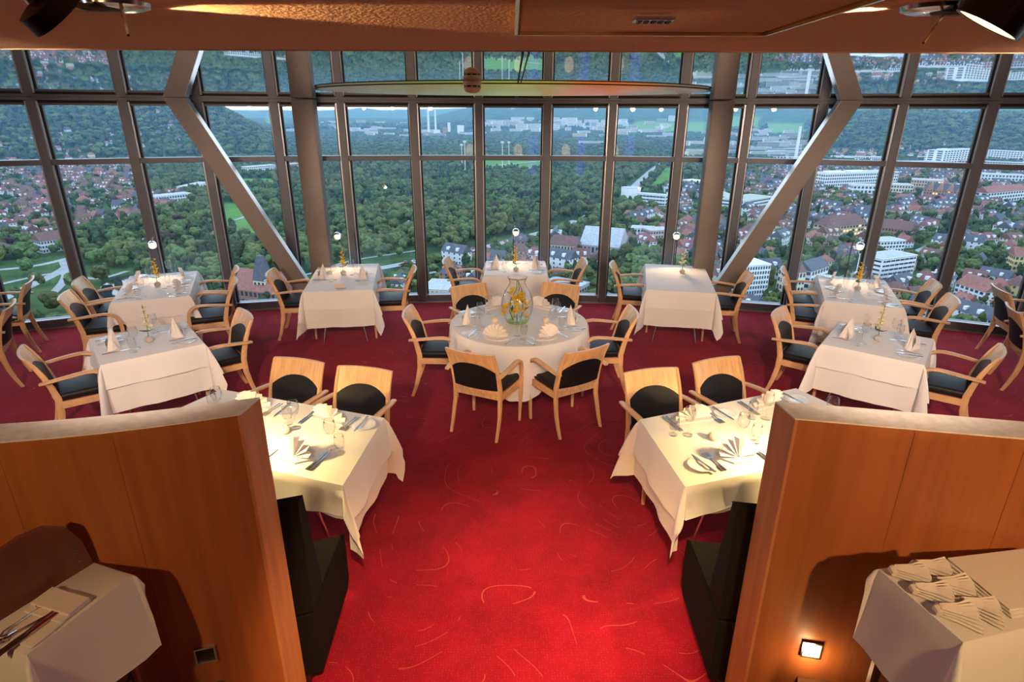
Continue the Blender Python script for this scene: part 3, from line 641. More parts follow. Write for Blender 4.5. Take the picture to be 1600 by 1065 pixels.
# big bulbous glass vase of orchids on the round table
VX, VY = RX-.02, RY-.03
pr = [(.001, .006), (.075, .004), (.088, .008), (.115, .04), (.150, .12), (.160, .19), (.152, .26), (.120, .335), (.088, .385), (.078, .415), (.082, .445), (.100, .475), (.0985, .476), (.079, .445), (.075, .415), (.085, .385), (.117, .335), (.149, .26), (.157, .19), (.147, .12), (.111, .043), (.07, .014), (.001, .014)]
v = MB().lathe(pr, 36).obj('glass_vase', M['crystal'], smooth=True, fix=False); v.location = (VX, VY, TT); tag(v, 'large bulbous clear glass vase full of yellow orchids on the round table', 'vase')
MB().lathe([(.001, .0), (.105, .0), (.125, .035), (.126, .040), (.001, .040)], 28).obj('water', glass_mat('vase_water_clear', (.80, .84, .55), 1.0, 1.33), v, smooth='auto').location = (0, 0, .016)
rnd = random.Random(3)
for k, (dx, dy, tw) in enumerate(((-.055, -.02, 'left'), (.045, .0, 'right'), (.0, .05, 'rear'))):
    r = empty('orchid_spray', (VX+dx*.4, VY+dy*.4, TT+.022), 0, '%s yellow orchid spray standing inside the big glass vase' % tw, 'flower', 'orchid sprays in the glass vase')
    P = [(dx*.2, dy*.2, 0), (dx*.9, dy, .10), (dx*.8, dy*.6, .22), (dx*.1+.02, dy*.1, .33), (-dx*.3, 0, .42)]
    MB().tube(P, [.005, .005, .0045, .004, .003], 6).obj('stem', M['stem'], r)
    for i in range(9):
        z = .05+.028*i; a = rnd.uniform(0, 6.28); rad = .105 if z < .22 else .075; mb = MB()
        petals(mb, (dx*.7+rad*cos(a)*.75, dy*.7+rad*sin(a)*.75, z), .058, a, .9); mb.obj('blossom', M['petal_d'] if i % 2 else M['petal_y'], r)
    for i in range(3):
        a = rnd.uniform(0, 6.28); z = .10+.09*i; mb = MB(); c = Vector((dx*.6, dy*.6, z)); d = Vector((cos(a), sin(a), .5)); n = Vector((-sin(a), cos(a), 0))
        mb.add([c, c+d*.04+n*.014, c+d*.09, c+d*.04-n*.014], [(0, 1, 2, 3)]); mb.obj('leaf', M['leafg'], r)
# card holder on the pillar table
cx_, cy_ = loc(-2.16, 7.42, 9, .02, -.56); ch = empty('card_holder', (cx_, cy_, TT), radians(9), 'beige card holder at the front edge of the table by the left pillar', 'card')
MB().box((0, 0, .028), (.115, .006, .05), M=Matrix.Rotation(-.25, 3, 'X')).obj('card', M['paper'], ch); MB().box((0, .004, .004), (.12, .035, .008)).obj('foot', M['steel'], ch)

# ------------------------------------------------------------------ gooseneck lamps
def neck_lamp(base, head, lab, power=9, floor=0.0, aim=None, cone=130, tint=WARM):
    bx, by = base; B = Vector((bx, by, floor)); H = Vector(head)
    r = empty('gooseneck_lamp', B, 0, lab, 'lamp', 'gooseneck lamps'); L = H-B
    MB().lathe([(.001, 0), (.075, 0), (.078, .006), (.07, .014), (.012, .020), (.001, .020)], 20).obj('base', M['lampmetal'], r, smooth='auto')
    h = Vector((L.x, L.y, 0)); top = L.z+.06; pts = [Vector((0, 0, .015)), Vector((0, 0, top*.55)), Vector((0, 0, top-.18))]
    for k in range(1, 9):
        a = pi/2*k/8*1.25; pts.append(Vector((0, 0, top-.18))+h*(1-cos(min(a, pi)))*.62+Vector((0, 0, .18*sin(a))))
    pts.append(L+Vector((0, 0, .035)))
    MB().tube(pts, .0065, 6).obj('neck', M['lampmetal'], r, smooth='auto')
    ax = (Vector(aim)-H).normalized() if aim else (-h.normalized()*-.55+Vector((0, -.35, -.6))).normalized()
    R = ax.to_track_quat('-Z', 'Y').to_matrix()
    mb = MB(); mb.lathe([(.001, .05), (.02, .047), (.04, .032), (.052, .005), (.050, -.022), (.0475, -.022), (.049, .005), (.038, .029), (.001, .044)], 18)
    mb.v = [tuple(R @ Vector(p)+L) for p in mb.v]; mb.obj('shade', M['chrome'], r, smooth='auto', fix=False)
    mb = MB(); mb.ball((0, 0, -.016), .040, 12, 8); mb.v = [tuple(R @ Vector(p)+L) for p in mb.v]; mb.obj('bulb', M['bulb'], r, smooth=True)
    lamp('SPOT', 'gooseneck_beam', H+ax*.05, power, tint, .03, H+ax, cone, .6)
for b, h, t, tg in (((-4.70, 7.80), (-4.548, 7.45, 1.137), 'behind the far left window table', (-4.25, 6.95, .75)), ((-2.235, 8.42), (-2.347, 7.95, 1.164), 'behind the table by the left pillar', (-2.2, 7.45, .75)),
    ((.012, 8.57), (.047, 8.25, 1.169), 'behind the middle window table', (.05, 7.9, .75)), ((2.335, 8.40), (2.21, 8.0, 1.173), 'behind the bare table by the right pillar', (2.16, 7.5, .75)),
    ((4.46, 7.76), (4.329, 7.35, 1.179), 'behind the far right window table', (4.1, 6.9, .75))):
    neck_lamp(b, h, 'slim black gooseneck lamp with glowing chrome head '+t, 20, 0, tg)
for s, nm in ((-1, 'left'), (1, 'right')):
    neck_lamp((s*1.84, 2.80), (s*1.64, 2.98, 1.10), 'gooseneck lamp hidden behind the %s partition, lighting the %s booth table' % (nm, nm), 80, .462, (s*1.25, 3.30, .75), 165, (1, .66, .24))

# ------------------------------------------------------------------ ceiling fittings
h = empty('ceiling_hatch', (0, 0, 0), 0, 'square access hatch in the plaster ceiling', 'hatch')
MB().box((.258, 1.01, ZC-.003), (.49, .66, .006)).obj('panel', M['hatch'], h, bevel=.003)
mb = MB(); mb.box((.258, 1.348, ZC-.006), (.51, .006, .012)); mb.box((.258, .668, ZC-.006), (.51, .006, .012)); mb.box((.006, 1.01, ZC-.006), (.006, .68, .012)); mb.box((.510, 1.01, ZC-.006), (.006, .68, .012)); mb.obj('frame', M['gold'], h)  # gold bars put the bright lit edge of the hatch into the colour
b = empty('ceiling_badge', (.232, 1.11, ZC-.011), .0, 'small silver grille plate on the ceiling hatch', 'vent'); MB().box((0, 0, -.003), (.066, .03, .006)).obj('plate', M['steel'], b, bevel=.002)
for k in range(5): MB().box((-.024+.012*k, 0, -.007), (.007, .022, .002)).obj('slot', M['seam'], b)
def spotlight(base, drum, axis, rod_end, lab, glow, k=1.0, dep=1.0):
    r = empty('ceiling_spotlight', base, 0, lab, 'spotlight', 'ceiling spotlights'); B = Vector(base); D = Vector(drum)-B
    MB().lathe([(.001, 0), (.048, 0), (.046, -.006), (.034, -.010), (.001, -.010)], 28).obj('base_plate', M['steel'], r, smooth='auto')
    MB().tube([(0, 0, -.008), D*.5+Vector((0, 0, -.004)), D+Vector((0, 0, .01))], .006, 8).obj('arm', M['lampmetal'], r)
    R = Vector(axis).normalized().to_track_quat('-Z', 'Y').to_matrix()
    def place(mb): mb.v = [tuple(R @ Vector((p[0]*k, p[1]*k, p[2]*dep))+D) for p in mb.v]; return mb
    place(MB().lathe([(.001, .028), (.034, .022), (.045, .018), (.047, -.020), (.043, -.020), (.041, -.008), (.001, -.004)], 28)).obj('drum', M['lampmetal'], r, smooth='auto')
    place(MB().lathe([(.020, -.0135), (.0425, -.0155), (.0425, -.018), (.020, -.0165)], 28)).obj('lens_ring', M['bulb'], r, smooth='auto')
    place(MB().lathe([(.001, .046), (.018, .044), (.020, .029), (.001, .029)], 16)).obj('rear_cap', M['gold'], r, smooth='auto')  # gold cap carries its lit look in the colour
    E = Vector(rod_end)-B; MB().tube([Vector((.012, -.01, -.009)), E], [.003, .002], 8).obj('rod', M['gold'], r)
    return r
spotlight((.66, 1.06, ZC), (.684, .95, 2.837), (-.40, .28, -.87), (.607, .981, 2.80), 'drum spotlight with glowing lens at the top right of the ceiling', 1, 1.0, 1.0)
spotlight((-.622, 1.06, ZC), (-.652, .95, 2.838), (.42, .56, -.70), (-.537, .927, 2.80), 'dark drum spotlight turned away at the top left of the ceiling', 1, .95, .62)
for s in (-1, 1): lamp('SPOT', 'grazing_beam', (s*.64, 1.08, ZC-.014), 40, WARM, .004, (s*.1, 1.22, ZC+.012), 36, .4)
lamp('SPOT', 'spot_beam', (.56, .88, 2.785), 60, WARM, .04, (.2, 3.2, 0), 42, .7)
# fittings of the unseen downlights, all but the aisle pair added as fill
dl = None
for i, (x, y, t, w, c, kc) in enumerate(DOWN):
    if dl is None:
        dl = empty('downlight'); MB().lathe([(.050, 0), (.066, 0), (.064, -.010), (.050, -.012)], 24).obj('rim', M['steel'], dl, smooth='auto'); MB().lathe([(.001, -.002), (.050, -.002), (.050, 0), (.001, 0)], 20).obj('lens', M['bulb'], dl); o = dl
    else: o = copy_tree(dl)
    o.location = (x, y, ZC-.001); tag(o, 'round recessed downlight '+('over the head of the aisle', 'right of the aisle head', 'added as fill over the left gallery', 'added as fill over the right gallery', 'added to brighten the tables, left of the ceiling hatch', 'added to brighten the tables, right of the ceiling hatch', 'added to brighten the tables, at the far left of the gallery', 'added to brighten the tables, at the far right of the gallery', 'added to brighten the tables, behind the ceiling hatch')[i], 'light', 'gallery downlights')
# smoke detector and oval glass disc under the mirror ceiling
sd = empty('smoke_detector', (-.218, 3.46, ZC+.003), 0, 'small round smoke detector hanging under the mirror ceiling', 'smoke detector')
MB().lathe([(.001, 0), (.046, 0), (.049, -.006), (.049, -.019), (.045, -.024)], 28).obj('base', mat('cream_plastic', (.62, .45, .27), .45), sd, smooth='auto')
MB().lathe([(.038, -.024), (.038, -.031)], 24).obj('vent_gap', M['seam'], sd)
MB().lathe([(.045, -.031), (.047, -.035), (.038, -.052), (.021, -.061), (.001, -.063)], 28).obj('cap', bpy.data.materials['cream_plastic'], sd, smooth='auto')
for k in range(8): a = 2*pi*k/8; MB().box((.041*cos(a), .041*sin(a), -.0275), (.006, .006, .009), a).obj('post', bpy.data.materials['cream_plastic'], sd)
gm = bpy.data.materials.new('backlit_colour_glass'); gm.use_nodes = True; t = gm.node_tree; b = t.nodes['Principled BSDF']; b.inputs['Base Color'].default_value = (.42, .36, .28, 1); b.inputs['Roughness'].default_value = .25
tcn = t.nodes.new('ShaderNodeTexCoord'); sp = t.nodes.new('ShaderNodeSeparateXYZ'); t.links.new(tcn.outputs['Object'], sp.inputs[0])
mr = t.nodes.new('ShaderNodeMapRange'); mr.inputs['From Min'].default_value = -1.35; mr.inputs['From Max'].default_value = 1.35; t.links.new(sp.outputs['X'], mr.inputs['Value'])
cr = t.nodes.new('ShaderNodeValToRGB'); t.links.new(mr.outputs[0], cr.inputs[0]); q = cr.color_ramp.elements
q[0].position = 0; q[0].color = (.16, .14, .11, 1); q[1].position = 1; q[1].color = (.17, .14, .11, 1)
for p, c in ((.12, (.22, .21, .15)), (.33, (.30, .32, .10)), (.50, (.42, .48, .08)), (.60, (.55, .38, .08)), (.66, (.85, .20, .04)), (.78, (.85, .20, .05)), (.88, (.30, .20, .11))): w = q.new(p); w.color = (*c, 1)
t.links.new(cr.outputs[0], b.inputs['Emission Color']); b.inputs['Emission Strength'].default_value = .34
go = empty('glass_light_disc', (0, 4.75, ZC-.003), 0, 'oval backlit glass disc glowing green and orange under the mirror ceiling', 'ceiling light')
mb = MB(); n = 72
for z, k in ((.0, 1), (-.002, 1), (-.006, .99)): mb.v += [(1.40*k*cos(2*pi*i/n), 1.15*k*sin(2*pi*i/n), z) for i in range(n)]
mb.f = [(j*n+i, j*n+(i+1) % n, (j+1)*n+(i+1) % n, (j+1)*n+i) for j in range(2) for i in range(n)]+[tuple(range(n)), tuple(range(2*n, 3*n))]; mb.m = [0]*len(mb.f); mb.obj('glass', gm, go, smooth='auto')
mb = MB(); mb.add([(1.40*k*cos(2*pi*i/n), 1.15*k*sin(2*pi*i/n), z) for z, k in ((-.004, 1), (-.004, 1.012), (.002, 1.012)) for i in range(n)], [(j*n+i, j*n+(i+1) % n, (j+1)*n+(i+1) % n, (j+1)*n+i) for j in range(2) for i in range(n)]); mb.obj('rim', M['seam'], go)

# ------------------------------------------------------------------ service tables on the gallery
def service(poly, z, dr, lab, clab, legs, seed):
    r = empty('service_table', (0, 0, 0), 0, lab, 'table')
    MB().prism(poly, z-.03, z-.002).obj('tabletop', M['darkwood'], r)
    for x, y in legs:
        l = MB().bar([(x, y, z-.03), (x, y, PLAT+.07)], [.04, .032], [.04, .032], (1, 0, 0)).obj('leg', M['darkwood'], r)
        mb = MB(); mb.tube([(x-.012, y, PLAT+.03), (x+.012, y, PLAT+.03)], .03, 14); mb.box((x, y, PLAT+.062), (.02, .02, .02)); mb.obj('castor', M['lampmetal'], l)
    mb = MB(); a, b = legs[0], legs[1]; mb.bar([(a[0], a[1], PLAT+.28), (b[0], b[1], PLAT+.28)], .03, .022, (0, 0, 1)); mb.obj('stretcher', M['darkwood'], r)
    c = link('tablecloth', cloth_mesh(poly, z+.001, dr, 'tablecloth', .010, seed, .10)); tag(c, clab, 'tablecloth', 'white table linen'); return r
ZL, ZR = 1.08, 1.15
pl = [(-1.80, 1.50), (-1.545, 1.415), (-1.42, 1.765), (-1.62, 1.835)]
sl = service(pl, ZL, (.30, .33, .05, .02), 'dark wooden serving trolley against the left partition', 'white cloth over the serving trolley in the lower left corner', [(-1.57, 1.50), (-1.485, 1.72), (-1.76, 1.54), (-1.64, 1.78)], 21)
A = Vector((-1.615, 1.835)); Bv = Vector((-1.825, 1.40)); dv = (Bv-A); nv = Vector((dv.y, -dv.x)).normalized()
prf = [(0, ZL-.20), (0, ZL+.01), (.03, ZL+.12), (.10, ZL+.20), (.22, ZL+.245), (.38, ZL+.255), (.55, ZL+.24), (.75, ZL+.19), (.92, ZL+.10), (1, ZL), (1, ZL-.20)]
mb = MB(); n = len(prf)
for o in (-.012, .012): mb.v += [(A.x+dv.x*u+nv.x*o, A.y+dv.y*u+nv.y*o, z) for u, z in prf]
mb.f = [tuple(range(n)), tuple(range(n, 2*n))]+[(i, (i+1) % n, n+(i+1) % n, n+i) for i in range(n)]; mb.m = [0]*len(mb.f)
ab = mb.obj('arched_board', M['darkwood'], sl, bevel=.003); tag(ab, 'arched mahogany end board')
for u, z in ((.10, ZL+.085), (.085, ZL+.045)):
    q = A+dv*u-nv*.0125; p2 = A+dv*u+nv*.0125
    for w in (q, p2): MB().ball((w.x, w.y, z), .004, 8, 6).obj('screw', M['steel'], ab)
# cutlery rolled in a napkin on the trolley
e1 = (Vector((-1.42, 1.765))-Vector((-1.545, 1.415))).normalized(); ea = atan2(-e1.x, e1.y)
def tl(u, v): return Vector((-1.545, 1.415))+e1*v+Vector((-e1.y, e1.x))*u
p0 = tl(.10, .17); pk = link('napkin', MB().mesh('napkin_pocket', M['napkin'])); mb = MB()
mb.box((0, 0, .006), (.17, .11, .012)); mb.box((0, .012, .016), (.175, .08, .010)); mb.box((.004, -.10, .003), (.17, .11, .006)); pk.data = mb.mesh('napkin_pocket', M['napkin'], bevel=.003); pk.location = (p0.x, p0.y, ZL+.004); pk.rotation_euler = (0, 0, ea+.05); tag(pk, 'white napkin pocket holding serving cutlery on the left trolley', 'napkin', 'folded napkins')
for k, (u, v, me, nm, a) in enumerate(((.06, .05, ME_KNIFE, 'knife', 0), (.075, .05, ME_KNIFE, 'knife', .03), (.10, .06, ME_FORK, 'fork', -.25))):
    q = tl(u, v); o = put(nm, me, q.x, q.y, ea+pi+a, ('first ', 'second ', '')[k]+'long serving %s tucked in the napkin pocket on the trolley' % nm, ZL+.011)
q = tl(.145, .065); ld = empty('ladle', (q.x, q.y, ZL+.010), ea, 'dark steel sauce ladle hooked out of the napkin pocket on the trolley', 'ladle')
MB().tube([(0, .07, .004), (0, 0, .006), (.006, -.04, .012), (.02, -.058, .016), (.034, -.045, .014), (.034, -.02, .010)], [.004]*6, 8).obj('handle', M['steel'], ld, smooth='auto')
MB().lathe([(.001, 0), (.016, .004), (.022, .014), (.020, .014), (.001, .003)], 14, (0, .09, -.002)).obj('bowl', M['steel'], ld, smooth='auto')
prr = [(1.343, 1.735), (1.425, 1.415), (2.02, 1.555), (1.93, 1.835)]
service(prr, ZR, (.32, .34, .06, .03), 'brown wooden service table against the right partition', 'white cloth over the service table in the lower right corner', [(1.42, 1.71), (1.47, 1.46), (1.95, 1.58), (1.88, 1.80)], 22)
ez = (Vector((1.93, 1.835))-Vector((1.343, 1.735))).normalized(); ew = Vector((ez.y, -ez.x))
def rl(u, v): return Vector((1.343, 1.735))+ez*u+ew*v
def flat_fan():
    """napkin folded in a stack of pleats spreading from a pinched end"""
    mb = MB(); n = 13
    for lay in range(4):
        vs = []; z0 = .002+.009*lay; R = .128-.006*lay
        for k in range(n):
            a = radians(-26+52*k/(n-1)); zz = (.0048 if k % 2 else -.0020)
            vs += [(.014*(k/(n-1)*2-1), .006, z0+.003+zz*.15), (.062*sin(a), .062*cos(a), z0+.002*lay+zz*.7+.003), ((R-.008*(k % 2))*sin(a), (R-.008*(k % 2))*cos(a), z0+.005*lay+zz*1.5+.004)]
        m = len(vs); up = [(x, y, z+.0026) for x, y, z in vs]; fs = []
        for k in range(n-1):
            for q in range(2): f = (3*k+q, 3*k+q+1, 3*k+q+4, 3*k+q+3); fs.append(f); fs.append(tuple(i+m for i in f[::-1]))
            fs.append((3*k+2, m+3*k+2, m+3*k+5, 3*k+5))
        for k0 in (0, n-1):
            for q in range(2): fs.append((3*k0+q, 3*k0+q+1, m+3*k0+q+1, m+3*k0+q))
        mb.add(vs+up, fs)
    mb.tube([(-.017, .006, .016), (0, .001, .020), (.017, .006, .016)], [.012, .017, .012], 10)
    return mb.mesh('napkin', M['napkin'])
ME_FF = flat_fan()
for k, (u, v, a) in enumerate(((.025, .03, .5), (.030, .12, .55), (.035, .215, .5), (.12, .02, .55), (.125, .11, .45), (.13, .20, .65))):
    q = rl(u, v); o = link('napkin', ME_FF); o.location = (q.x, q.y, ZR+.003); o.rotation_euler = (0, 0, atan2(ez.y, ez.x)-pi/2-a)
    tag(o, '%s pleated napkin in the %s row on the right service table' % (('farthest', 'middle', 'nearest')[k % 3], ('outer', 'inner')[k//3]), 'napkin', 'folded napkins')
for k in range(3):
    q = rl(.42+.006*k, .145-.004*k); o = link('folded_tablecloth', MB().box((0, 0, 0), (.33, .25, .007)).mesh('folded_tablecloth', M['cloth'], bevel=.003)); o.location = (q.x, q.y, ZR+.0065+.008*k); o.rotation_euler = (0, 0, atan2(ez.y, ez.x)+.05-.03*k)
    tag(o, '%s folded white tablecloth in the stack on the right service table' % ('bottom', 'middle', 'topmost')[k], 'tablecloth', 'folded tablecloths')
# purple lit bar columns and wall lamps at the back of the gallery, seen only as reflections in the panes
M['violet'] = mat('violet_light_tube', (.2, .1, .9), .5, emit=(.16, .07, 1), estr=1.8)
r = empty('light_column', (.77, -6.3, PLAT), 0, 'violet lit glass column at the back wall of the gallery, seen as a reflection in the panes', 'light'); MB().box((0, 0, .85), (.34, .04, 1.5)).obj('tube', M['violet'], r, bevel=.005); MB().box((0, -.03, .05), (.5, .2, .10)).obj('foot', M['lampmetal'], r)
r = empty('wall_lamp', (.20, -6.35, 1.35), 0, 'warm glass wall lamp beside the violet column at the back wall', 'lamp'); MB().ball((0, .06, 0), .17, 16, 10, (1, .35, 1.6)).obj('glass_shade', M['bulb_soft'], r, smooth=True); MB().box((0, -.06, 0), (.12, .1, .2)).obj('bracket', M['lampmetal'], r)
# ------------------------------------------------------------------ the city and hills outside, 118 m below
G = -118.0
def ray(px, py):
    u, v = px-800, py-532.5; c, s = cos(CAM_R), sin(CAM_R); u, v = (u*c+v*s)/CAM_F, (-u*s+v*c)/CAM_F
    return Vector((u, cos(CAM_T)-v*sin(CAM_T), -sin(CAM_T)-v*cos(CAM_T)))
def gp(px, py, z=G):
    """survey point: where the sight line through a photograph point meets the ground plane"""
    d = ray(px, py); t = (z-CAM_H)/d.z; return Vector((d.x*t, d.y*t))
def az(px): d = ray(px, 250); return atan2(d.x, d.y)
def inside(p, poly):
    c = False; j = len(poly)-1
    for i in range(len(poly)):
        a, b = poly[i], poly[j]
        if (a[1] > p[1]) != (b[1] > p[1]) and p[0] < (b[0]-a[0])*(p[1]-a[1])/(b[1]-a[1])+a[0]: c = not c
        j = i
    return c
def interp(x, T):
    if x <= T[0][0]: return T[0][1]
    for (a, b), (c, d) in zip(T, T[1:]):
        if x <= c: return b+(d-b)*(x-a)/(c-a)
    return T[-1][1]
def smooth(x): x = max(0, min(1, x)); return x*x*(3-2*x)
def elev(px, py): d = ray(px, py); return math.degrees(atan2(d.z, hypot(d.x, d.y)))
# skyline of the near hills and of the far ridges: (azimuth, elevation in degrees)
NEAR = [(-1.4, 1.6), (az(0), 1.3), (az(150), 1.15), (az(300), .75), (az(345), .42), (az(390), -.75), (az(430), -1.9), (az(470), -2.6), (az(1235), -2.6), (az(1285), -.55), (az(1320), -.1), (az(1360), .1), (az(1440), .15), (az(1530), -.1), (az(1600), .0), (1.4, .3)]
MID = [(-1.4, -.4), (az(600), -.4), (az(655), -.45), (az(690), -.1), (az(740), .62), (az(800), .72), (az(900), .62), (az(1000), .70), (az(1120), .62), (az(1250), .55), (az(1330), .62), (1.4, .5)]
FAR = [(-1.4, .2), (az(380), .2), (az(480), .14), (az(545), .24), (az(570), .46), (az(600), .30), (az(640), .26), (az(700), .4), (1.4, .2)]
def hill(x, y):
    r = hypot(x, y); a = atan2(x, y); h = 0
    wob = noise.noise(Vector((a*22, r*.0006, 0)))*.07+noise.noise(Vector((a*60, r*.001, 3)))*.03
    for T, r0, r1, r2 in ((NEAR, 1750 if a < 0 else 2450, 2900 if a < 0 else 3500, 4300), (MID, 4600, 6400, 8200), (FAR, 8200, 10500, 13000)):
        e = interp(a, T)+wob; H = max(0, r1*math.tan(radians(e))+CAM_H-G)
        if T is NEAR and e < -2.3: H = 0
        if r < r1: h = max(h, H*smooth((r-r0)/(r1-r0))**.9)
        else: h = max(h, H*(1-.55*smooth((r-r1)/(r2-r1))))
    return G+h
def hit(px, py):
    """where the sight line first meets the land, hills included"""
    d = ray(px, py); k = hypot(d.x, d.y); ux, uy, s = d.x/k, d.y/k, d.z/k; r = 400.0
    while r < 9500:
        if CAM_H+s*r <= hill(ux*r, uy*r): break
        r += 25
    return Vector((ux*r, uy*r))
P = lambda *pts: [gp(x, y) for x, y in pts]
MEADOW = [P((352, 316), (395, 322), (420, 350), (398, 364), (350, 358), (343, 334)), P((372, 279), (425, 279), (430, 290), (378, 292)), P((618, 279), (650, 282), (650, 293), (618, 290)),
    P((688, 280), (722, 282), (700, 290), (678, 287)), P((834, 312), (858, 303), (877, 308), (862, 319), (830, 322)), P((752, 242), (850, 240), (846, 264), (750, 266)),
    P((505, 428), (590, 404), (604, 414), (520, 440)), P((395, 436), (470, 420), (480, 436), (400, 452)), P((-30, 412), (110, 398), (160, 428), (150, 500), (60, 520), (-60, 500)), P((1040, 262), (1056, 262), (1056, 292), (1010, 300))]
WATER = [P((158, 448), (180, 434), (215, 428), (240, 432), (256, 442), (262, 470), (235, 500), (165, 500), (150, 470)), P((622, 352), (640, 342), (640, 360), (622, 366))]
TOWN = [P((0, 259), (215, 256), (228, 300), (245, 340), (215, 352), (150, 350), (112, 388), (70, 404), (0, 398)), P((225, 304), (285, 302), (292, 322), (232, 334)),
    P((975, 335), (1012, 332), (1045, 300), (1065, 292), (1105, 285), (1240, 270), (1280, 300), (1600, 300), (1600, 520), (1190, 520), (1110, 470), (1045, 415), (985, 390), (960, 350)),
    P((590, 418), (660, 410), (770, 388), (850, 375), (900, 376), (960, 400), (970, 480), (600, 490)), P((1180, 268), (1280, 258), (1600, 258), (1600, 300), (1280, 300))]
GLADE = [P((985, 330), (1035, 312), (1070, 300), (1085, 330), (1010, 350))]
ROADS = [([(0, 470), (50, 446), (95, 424), (130, 400)], 9), ([(-40, 425), (60, 415), (150, 392), (240, 370)], 7), ([(-20, 450), (40, 436), (90, 428), (150, 436), (200, 424)], 5), ([(70, 470), (96, 445), (104, 425), (98, 408)], 6), ([(560, 426), (650, 409), (760, 386), (850, 362), (900, 345)], 11), ([(600, 440), (690, 424), (760, 410)], 5),
    ([(975, 318), (985, 300), (1003, 280), (1030, 258), (1060, 244)], 14), ([(745, 262), (800, 256), (860, 250)], 9), ([(335, 456), (420, 440), (500, 425), (545, 409), (640, 394), (660, 392)], 3.5), ([(905, 342), (925, 330), (940, 318)], 3),
    ([(365, 345), (395, 335), (420, 325), (440, 320)], 6), ([(1090, 300), (1150, 278), (1210, 284), (1270, 300)], 8), ([(1390, 330), (1470, 350), (1560, 372)], 7), ([(1120, 480), (1190, 462), (1300, 440), (1420, 400), (1500, 360)], 8)]
def catmull(pts, n=8):
    out = []
    for i in range(len(pts)-1):
        a, b, c, d = pts[max(0, i-1)], pts[i], pts[i+1], pts[min(len(pts)-1, i+2)]
        for k in range(n):
            t = k/n; out.append(.5*((2*b)+(c-a)*t+(2*a-5*b+4*c-d)*t*t+(3*b-a-3*c+d)*t**3))
    return out+[pts[-1]]
ROADP = [(catmull([gp(*p) for p in pts]), w) for pts, w in ROADS]
RSEG = [(p[i], p[i+1], w+(22 if k == 4 else 8 if k in (2, 3, 8) else 0)) for k, (p, w) in enumerate(ROADP) for i in range(len(p)-1)]
def near_road(q, m):
    for a, b, w in RSEG:
        if abs(q.x-a.x) > 120 or abs(q.y-a.y) > 120: continue
        d = b-a; t = max(0, min(1, (q-a).dot(d)/max(1e-6, d.length_squared))); 
        if (a+d*t-q).length < w/2+m: return True
    return False
SITES = []                                   # circles kept clear of trees: (centre, radius)
def clear(q, m=0): return all((q-c).length > r+m for c, r in SITES)

# outdoor materials
def grass_mat(name, lo, hi, sc):
    return mat(name, hi, .95, var=.3, vscale=sc, col2=lo, spec=.05)
M['forest_floor'] = mat('hill_woodland_ground', (.045, .085, .03), .95, col2=(.022, .05, .022), vscale=.02, spec=.05)
M['meadow'] = grass_mat('meadow_grass', (.075, .17, .035), (.11, .25, .05), .03)
M['lawn_dull'] = grass_mat('park_lawn', (.035, .07, .022), (.06, .105, .035), .05)
M['road'] = mat('pale_road', (.30, .29, .28), .85, var=.15, vscale=.1)
M['river'] = mat('river_water', (.015, .025, .03), .06, spec=.6, bump=.08, bscale=.5)
M['leaf1'] = mat('broadleaf_crown', (.112, .142, .042), .8, col2=(.030, .048, .018), vscale=5.5, bump=1, bscale=9, spec=.1, objrand=.35)
M['leaf2'] = mat('dark_crown', (.066, .096, .040), .8, col2=(.020, .036, .018), vscale=6, bump=1, bscale=9, spec=.1, objrand=.35)
M['leaf3'] = mat('copper_crown', (.07, .03, .03), .8, col2=(.025, .014, .016), vscale=6, bump=1, bscale=9, spec=.1, objrand=.2)
M['bark'] = mat('bark', (.08, .055, .04), .9)
for k, c in (('white', (.74, .74, .74)), ('cream', (.70, .62, .46)), ('yellow', (.62, .44, .18)), ('grey', (.40, .40, .42)), ('brick', (.38, .19, .13)), ('sand', (.55, .42, .28)), ('pink', (.62, .42, .38))): M['w_'+k] = mat(k+'_render', c, .85, var=.06, vscale=.15)
for k, c in (('red', (.30, .11, .08)), ('brown', (.17, .08, .065)), ('slate', (.085, .09, .11)), ('maroon', (.21, .075, .07)), ('flat', (.42, .43, .45)), ('palegreen', (.36, .40, .30)), ('blue', (.12, .17, .32))): M['r_'+k] = mat(k+'_roofing', c, .8, col2=tuple(v*.72 for v in c), vscale=.6)
M['pane'] = mat('building_glass', (.05, .065, .085), .12, spec=.6)
M['pane_lit'] = mat('lit_window', (.6, .4, .2), .4, emit=(1, .62, .25), estr=1.1)
M['concrete'] = mat('pale_concrete', (.62, .61, .59), .8, var=.1, vscale=.2)
M['fields'] = None

# terrain: valley floor and hills as one land surface
def land_mat():
    m = mat('valley_land', (.05, .10, .03), .95, spec=.05); t = m.node_tree; b = t.nodes['Principled BSDF']
    g = t.nodes.new('ShaderNodeNewGeometry'); n = t.nodes.new('ShaderNodeTexNoise'); n.inputs['Scale'].default_value = .012; n.inputs['Detail'].default_value = 6
    t.links.new(g.outputs['Position'], n.inputs[0]); r = t.nodes.new('ShaderNodeValToRGB'); t.links.new(n.outputs[0], r.inputs[0])
    r.color_ramp.elements[0].position = .38; r.color_ramp.elements[0].color = (.020, .048, .020, 1); r.color_ramp.elements[1].position = .62; r.color_ramp.elements[1].color = (.055, .10, .032, 1)
    v = t.nodes.new('ShaderNodeAttribute'); v.attribute_name = 'field'
    f = t.nodes.new('ShaderNodeMixRGB'); f.inputs[2].default_value = (.12, .24, .06, 1); t.links.new(v.outputs['Fac'], f.inputs[0]); t.links.new(r.outputs[0], f.inputs[1])
    t.links.new(f.outputs[0], b.inputs['Base Color']); return m
M['land'] = land_mat()
